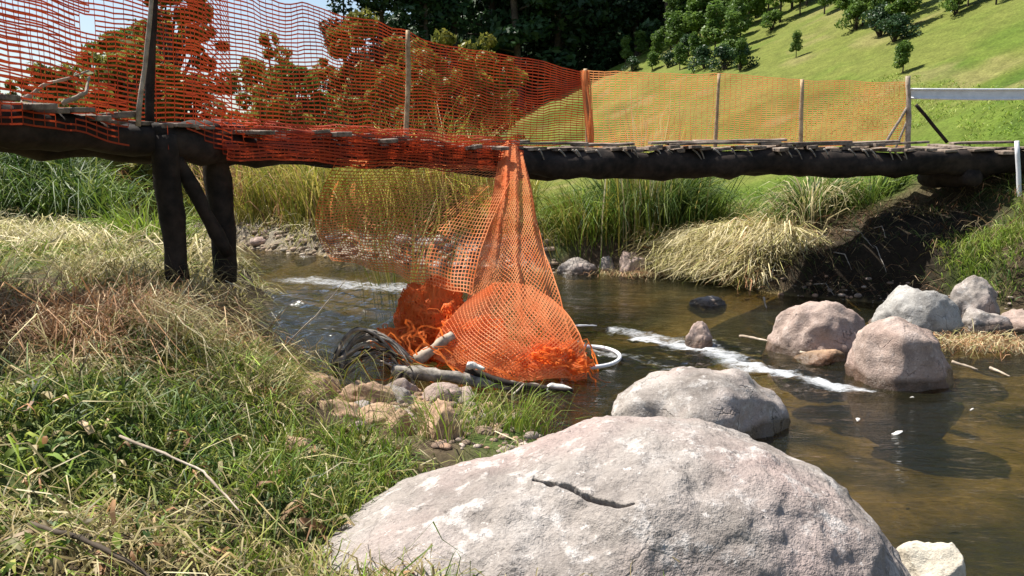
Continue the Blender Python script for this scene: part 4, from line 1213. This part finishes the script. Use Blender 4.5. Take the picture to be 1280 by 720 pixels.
farc = lambda x, y, d: (y > 13.2) & (y > np.interp(x, [-12, -7.4, -4.5, -2, 0], [22, 18.2, 15, 14.3, 13.5]))
parts = [field(-12, .6, 14.5, 27, 30000, (1.1, 2.1), (.016, .036), REED * 1.5, (.03, .3), (.05, .6), dmin=.4, dmax=2.9, cond=lambda x, y, d: farc(x, y, d) & (x < .4), patch=(BROWN, .9, .25, .7, 38), hn=.7),
         field(-12, .6, 14.5, 27, 14000, (.25, .7), (.012, .024), np.concatenate([PALE, REED]), (.2, .8), (.2, 1.0), dmin=.12, dmax=1.3, cond=lambda x, y, d: farc(x, y, d) & (x < .6), tuft=(25, .15))]
tag(link('reeds', blade_mesh('reeds', parts), M_GRASS, smooth=False), 'tall yellow green reeds along the far bank behind the net', 'reeds', kind='stuff')
# right bank
rb = lambda x, y, d: (x > 3.9) & (y < 14) & (d > .1)
parts = [
    field(5.3, 11, 7.6, 12.5, 36000, (.10, .28), (.007, .014), LGREEN, (.1, .6), (.1, .8), cond=lambda x, y, d: rb(x, y, d) & (x > 4.95 + .55 * (y - 9.3)) & ((y < 10.7) | (x > 6.6 + .6 * (y - 10.7))), dmin=.2, patch=(DGREEN, 1.5, .1, .6, 48), tuft=(16, .06)),
    field(5.2, 8, 8.6, 10.6, 1500, (.2, .4), (.005, .010), np.concatenate([LGREEN, STRAW]), (.1, .5), (.1, .7), cond=lambda x, y, d: rb(x, y, d) & (x > 5.2 + .6 * (y - 9.3)), dmin=.12),
]
tag(link('grass', blade_mesh('grass', parts), M_GRASS, smooth=False), 'bright green grass on the right bank above the boulders', 'grass', kind='stuff')
parts = [
    field(1.2, 12, 13.2, 26, 16000, (.06, .16), (.012, .024), np.concatenate([LGREEN, LGREEN * 1.2]), (.2, .8), (.2, .8), dmin=.9, cond=lambda x, y, d: (x > .5) & (fbm2(x, y, .7, 3, 58) > -.2)),
    field(.6, 4.6, 13, 16, 4500, (.15, .4), (.01, .018), np.concatenate([LGREEN, REED, STRAW]), (.1, .7), (.2, .9), dmin=.35),
]
tag(link('grass', blade_mesh('grass', parts), M_GRASS, smooth=False), 'short tufted grass on the foot of the hill beyond the river', 'grass', kind='stuff')
parts = [field(3.9, 7.6, 10.0, 12.6, 2600, (.10, .35), (.006, .012), np.concatenate([BROWN * .5, BROWN * .35, STRAW * .6, DGREEN * .7]), (.4, .95), (.2, 1.0), dmin=.05, crink=.1, cond=lambda x, y, d: x > 3.9, tuft=(8, .1))]  # palettes darkened, putting the bridge shade into the blades
tag(link('dry_grass', blade_mesh('dry_grass', parts), M_DRY, smooth=False), 'sparse withered grass on the dark bank under the right span', 'dry grass', kind='stuff')
# straw slumping to the water on the far right bank
parts = [field(2.4, 4.6, 11.9, 14.2, 7000, (.25, .6), (.012, .022), PALE, (.5, .95), (.2, .9), dmin=.02, dmax=1.15, crink=.07, az=-2.3, cond=lambda x, y, d: (y > 11.4) & (x < 4.45), patch=(np.concatenate([STRAW, REED, BROWN]), 1.8, -.1, .6, 68), tuft=(16, .10))]
for j in range(3):
    x, y, d = scatter(2.8, 4.5, 12.2, 14.0, 1500, .1, 1.0, lambda x, y, d: x < 4.4)
    k = len(x); V_ = blade_geo(x, y, zat(x, y) + R.uniform(0, .16, k), R.uniform(.3, .6, k), R.uniform(.012, .022, k), R.uniform(.7, .97, k), R.uniform(.4, 1.2, k), -2.2 + R.normal(0, 1.0, k), .09)
    parts.append((V_, pick(PALE, k)))
tag(link('straw', blade_mesh('straw', parts), M_DRY, smooth=False), 'heap of pale dead reeds slumped to the water on the far bank', 'dead reeds', kind='stuff')
parts = []
for cx, cy_, rr, n in ((*onz(1225, 430, .05)[:2], .3, 700), (*onz(790, 335, .15)[:2], .3, 250)):
    x = R.normal(cx, rr, n); y = R.normal(cy_, rr * .5, n)
    V_ = blade_geo(x, y, np.maximum(zat(x, y), 0) + .01, R.uniform(.1, .3, n), R.uniform(.006, .012, n), R.uniform(.5, .97, n), R.uniform(.1, .8, n), R.uniform(0, 6.28, n), .1)
    parts.append((V_, pick(np.concatenate([PALE, BROWN]), n)))
tag(link('straw', blade_mesh('straw', parts), M_DRY, smooth=False), 'scraps of washed up straw beside the right boulders', 'washed up straw', kind='stuff')

def clump(px, Yc, base_px_y, n, h, rad, pal, label, w=(.012, .024), lean=(.02, .3), curve=(.1, .8), name='reed_clump', cat='reed clump', group=None):
    q = at(px, base_px_y, Yc); x = R.normal(q.x, rad, n); y = R.normal(q.y, rad * .7, n)
    az_ = np.arctan2(y - q.y, x - q.x) + R.normal(0, .5, n)
    V_ = blade_geo(x, y, zat(x, y) - .02, R.uniform(h[0], h[1], n), R.uniform(w[0], w[1], n), R.uniform(*lean, n), R.uniform(*curve, n), az_, .03)
    o = link(name, blade_mesh(name, [(V_, pick(pal, n))]), M_GRASS, smooth=False)
    return tag(o, label, cat, group)
clump(815, 15.0, 310, 1500, (.9, 1.7), .42, DGREEN, 'tallest dark green reed clump on the far bank under the bridge')
clump(735, 15.0, 310, 1000, (.6, 1.25), .38, np.concatenate([REED, LGREEN]), 'yellow green reed clump on the far bank right of the net')
clump(878, 15.0, 300, 260, (.5, 1.0), .18, LGREEN, 'small bright green reed tuft left of the slumped straw')
clump(1010, 13.1, 265, 600, (.5, .95), .26, np.concatenate([DGREEN, PALE]), 'dark tuft of reeds at the top of the slumped straw', curve=(.3, 1.0))
clump(1085, 13.2, 240, 420, (.3, .6), .3, np.concatenate([DGREEN, LGREEN]), 'low green tuft under the right span of the bridge')
clump(805, 14.6, 305, 110, (1.8, 2.8), .33, np.concatenate([PALE, REED * 1.6]), 'thin seeding stalks rising above the bridge deck behind the fence', w=(.02, .032), lean=(0, .1), curve=(.0, .15), name='grass_stalks', cat='grass stalks')
clump(500, 12.6, 300, 40, (1.7, 2.6), .25, REED, 'thin pale stalks seen through the net above the left span', w=(.012, .02), lean=(0, .12), curve=(0, .3), name='grass_stalks', cat='grass stalks')
clump(185, 10.2, 275, 420, (.4, .95), .2, LGREEN, 'bright yellow green tuft of grass left of the bridge pier')
clump(640, 5.0, 545, 260, (.2, .45), .13, np.concatenate([LGREEN, GREEN]), 'fresh green tuft growing at the log beside the huge boulder', w=(.004, .008), name='grass_tuft', cat='grass tuft')
clump(560, 4.6, 570, 170, (.2, .5), .16, np.concatenate([LGREEN, STRAW]), 'tall thin green tuft in front of the tan rocks', w=(.004, .008), name='grass_tuft', cat='grass tuft')
clump(445, 4.8, 560, 70, (.25, .55), .22, np.concatenate([LGREEN, STRAW]), 'thin stalks rising before the sandy brown slab', w=(.003, .006), name='grass_tuft', cat='grass tuft')
clump(385, 6.2, 430, 60, (.5, .8), .2, np.concatenate([STRAW, REED]), 'arching thin reeds leaning over the blue water by the pier', w=(.005, .009), lean=(.3, .7), name='grass_tuft', cat='grass tuft')

# pale flecks modelled in place of glints of foam on the river
for k, (px, py, s_) in enumerate(((1122, 541, .026), (1072, 525, .016), (1140, 498, .012), (1215, 512, .010))):
    q = onz(px, py, .012); bm = bmesh.new()
    bmesh.ops.create_icosphere(bm, subdivisions=2, radius=1); bmesh.ops.scale(bm, vec=(s_ * 1.5, s_, .006), verts=bm.verts)
    for v in bm.verts: v.co.y *= 1 - .6 * abs(v.co.x / s_ / 1.5) ** 1.5; v.co.z += .01 * math.sin(v.co.x * 60 + k); v.co += Vector(mnoise.noise_vector(v.co * 40)) * s_ * .25
    me = bpy.data.meshes.new('glint_fleck'); bm.to_mesh(me); bm.free()
    o = link('glint_fleck', me, M_WOOD_WHITE); o.location = q; o.rotation_euler = (0.1, 0, k)
    tag(o, 'pale fleck shaped for a glint of foam on the river at the right', 'glint_fleck', 'flecks shaped for glints on the river')

# ------------------------------------------------------------------ trees
def leaf_cloud(centers, radii, n, size, seed, flat=.5):
    rg = np.random.default_rng(seed); k = len(centers)
    idx = rg.integers(0, k, n); c_ = np.array(centers)[idx]; r__ = np.array(radii)[idx]
    d = rg.normal(size=(n, 3)); d /= np.linalg.norm(d, axis=1)[:, None]
    pos = c_ + d * (r__ * rg.uniform(.45, 1.05, n) ** .6)[:, None] * np.array([1, 1, .75])
    nrm = d * .6 + rg.normal(size=(n, 3)) * .6 + np.array([0, 0, .4]); nrm /= np.linalg.norm(nrm, axis=1)[:, None]
    t = np.cross(nrm, rg.normal(size=(n, 3))); t /= np.linalg.norm(t, axis=1)[:, None]; b_ = np.cross(nrm, t)
    s_ = (size * rg.uniform(.6, 1.35, n))[:, None]
    V = np.stack([pos - t * s_, pos + b_ * s_ * flat, pos + t * s_, pos - b_ * s_ * flat], 1)
    return V.reshape(-1, 3), np.arange(n * 4).reshape(n, 4)

def make_tree(kind, seed):
    rg = random.Random(seed); mb = MB(); cs = []; rs = []
    if kind == 'forest':
        H = rg.uniform(20, 25); mb.tube(crooked((0, 0, -.5), (rg.uniform(-.6, .6), rg.uniform(-.6, .6), H * .9), 12, .02, seed), np.linspace(.32, .06, 12), 8, .2, seed)
        for k in range(40):
            z = H * rg.uniform(.03, 1.0); f = (1 - z / H) * 2.6 + .8; a = rg.uniform(0, 6.28); r_ = f * rg.uniform(.3, 1.0)
            q = (math.cos(a) * r_, math.sin(a) * r_, z); cs.append(q); rs.append(rg.uniform(.8, 1.5))
            mb.tube(crooked((0, 0, z - .5), q, 5, .05, k), np.linspace(.09, .02, 5), 5)
        n, s_ = 7000, .27
    elif kind == 'broad':
        H = rg.uniform(6, 8); mb.tube(crooked((0, 0, -.3), (rg.uniform(-.4, .4), 0, H * .75), 9, .04, seed), np.linspace(.16, .05, 9), 8, .2, seed)
        for k in range(70):
            a = rg.uniform(0, 6.28); z = H * rg.uniform(.12, 1.05); r_ = 2.5 * math.sqrt(max(.05, 1 - ((z / H - .55) / .5) ** 2)) * rg.uniform(.3, 1)
            q = (math.cos(a) * r_, math.sin(a) * r_, z); cs.append(q); rs.append(rg.uniform(.18, .55))
            mb.tube(crooked((0, 0, z * .6), q, 5, .06, k), np.linspace(.05, .012, 5), 5)
        n, s_ = 8000, .15
    elif kind == 'sap':
        H = rg.uniform(2.0, 3.2); mb.tube(crooked((0, 0, -.2), (rg.uniform(-.1, .1), 0, H * .9), 7, .03, seed), np.linspace(.05, .015, 7), 6)
        for k in range(14):
            a = rg.uniform(0, 6.28); z = H * rg.uniform(.25, 1.0); r_ = .55 * (1.15 - z / H) * rg.uniform(.3, 1)
            q = (math.cos(a) * r_, math.sin(a) * r_, z); cs.append(q); rs.append(rg.uniform(.22, .46))
            mb.tube(crooked((0, 0, z - .15), q, 4, .05, k), np.linspace(.015, .006, 4), 5)
        n, s_ = 2000, .085
    else:   # bush
        H = rg.uniform(1.0, 1.6)
        for k in range(14):
            a = rg.uniform(0, 6.28); z = H * rg.uniform(.2, 1.0); r_ = .9 * rg.uniform(.1, 1) * (1.2 - z / H)
            q = (math.cos(a) * r_, math.sin(a) * r_, z); cs.append(q); rs.append(rg.uniform(.25, .45))
            mb.tube(crooked((0, 0, -.1), q, 5, .06, k), np.linspace(.03, .008, 5), 5)
        n, s_ = 1600, .08
    V_, Q_ = leaf_cloud(cs, rs, n, s_, seed)
    return mb, V_, Q_
def tree_proto(kind, seed, name, leafm):
    mb, V_, Q_ = make_tree(kind, seed)
    root = empty(name); mb.build('trunk' if kind != 'bush' else 'stems', M_BARK, root)
    link('crown', mesh_quads('crown', V_, Q_), leafm, root, smooth=False)
    return root
def place(proto, loc, rz, s, label, cat, group, used):
    if proto not in used: used.add(proto); o = proto; kids = []
    else:
        o = proto.copy(); COL.objects.link(o)
        for ch in proto.children:
            c_ = ch.copy(); COL.objects.link(c_); c_.parent = o
    o.location = loc; o.rotation_euler = (0, 0, rz); o.scale = (s * rt.uniform(.8, 1.25), s * rt.uniform(.8, 1.25), s * rt.uniform(.8, 1.2))
    return tag(o, label, cat, group)
used = set()
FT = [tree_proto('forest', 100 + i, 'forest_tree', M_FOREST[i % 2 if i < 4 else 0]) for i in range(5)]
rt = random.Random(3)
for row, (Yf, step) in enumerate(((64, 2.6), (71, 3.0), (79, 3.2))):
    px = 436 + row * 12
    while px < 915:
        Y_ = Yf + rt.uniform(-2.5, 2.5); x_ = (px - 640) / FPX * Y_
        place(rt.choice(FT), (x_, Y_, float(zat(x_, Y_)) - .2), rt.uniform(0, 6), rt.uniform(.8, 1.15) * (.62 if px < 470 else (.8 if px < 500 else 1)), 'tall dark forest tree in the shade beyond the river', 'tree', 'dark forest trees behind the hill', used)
        px += step / Yf * FPX * rt.uniform(.8, 1.25)
BT = [tree_proto('broad', 200 + i, 'leafy_tree', (M_YEL, M_SAP, M_YEL)[i]) for i in range(3)]
for px, Y_, s_ in ((10, 30, .66), (40, 33, .7), (70, 27, .60), (105, 33, .78), (135, 28, .9), (165, 30, 1.0), (200, 32, 1.0), (222, 27, .85), (250, 29, .52), (290, 29, .50), (325, 33, .62), (352, 36, 1.0), (374, 28, .66), (415, 34, .82), (455, 29, .75), (505, 33, .9), (-30, 25, .8), (555, 38, .95), (605, 40, .85), (185, 24, .7), (345, 24, .5), (440, 24, .5)):
    x_ = (px - 640) / FPX * Y_
    place(rt.choice(BT), (x_, Y_, float(zat(x_, Y_)) - .1), rt.uniform(0, 6), s_, 'sunlit leafy tree on the left seen through the orange net', 'tree', 'leafy trees on the far left bank', used)
SAPS = [tree_proto('sap', 300 + i, 'young_tree', M_SAP) for i in range(4)]
def hill_pt(px, py):
    d = ray(px, py)
    t = 16.0
    while t < 75:
        q = Vector((0, 0, EYE)) + d * t
        if float(zat(q.x, q.y)) > q.z: return q
        t += .15
    return None
for px, py, s_ in ((838, 62, .7), (822, 75, .5), (850, 50, .8), (868, 60, .9), (880, 40, 1.0), (893, 72, .9), (900, 48, 1.1), (912, 30, 1.0), (915, 75, .8), (925, 60, 1.0), (935, 35, 1.2), (945, 22, 1.0), (868, 82, .6), (850, 88, .6),
                   (815, 88, .45), (960, 25, 1.0), (975, 28, 1.0), (1000, 20, .9), (1008, 8, 1.1), (1030, 18, .9), (1060, 25, .9), (1078, 32, 1.0), (1095, 36, 1.1), (1110, 30, 1.2), (1125, 40, 1.1), (1128, 92, .8), (995, 72, .4),
                   (905, 20, 1.3), (885, 30, 1.2), (860, 40, 1.0), (930, 12, 1.3), (845, 66, .8), (875, 60, 1.0), (918, 50, .9),
                   (1190, 14, .9), (1210, 8, .8), (1245, 6, .8), (990, 12, 1.2), (925, 90, .5), (800, 70, .5), (782, 82, .4), (770, 75, .5), (1050, 10, 1.3), (1140, 12, 1.0), (895, 14, 1.0), (870, 22, 1.0), (950, 5, 1.1)):
    q = hill_pt(px, py)
    if q is None: continue
    place(rt.choice(SAPS), (q.x, q.y, float(zat(q.x, q.y)) - .05), rt.uniform(0, 6), s_ * 1.1 * q.y / 40, 'young tree with a slim green crown on the grassy hill', 'young tree', 'young trees on the hill', used)
BU = [tree_proto('bush', 400 + i, 'bush', (M_SAP, M_FOREST[1])[i]) for i in range(2)]
for px, py, s_ in ((880, 86, .8), (905, 88, .9), (925, 88, 1.0), (860, 70, .8), (965, 38, .8), (1070, 38, 1.0), (1100, 46, 1.1), (1118, 52, 1.0), (835, 85, .6), (1195, 18, .9), (745, 92, .6), (790, 90, .5)):
    q = hill_pt(px, py)
    if q is None: continue
    place(rt.choice(BU), (q.x, q.y, float(zat(q.x, q.y)) - .05), rt.uniform(0, 6), s_ * q.y / 40, 'low dark green bush on the grassy hill', 'bush', 'bushes on the hill', used)
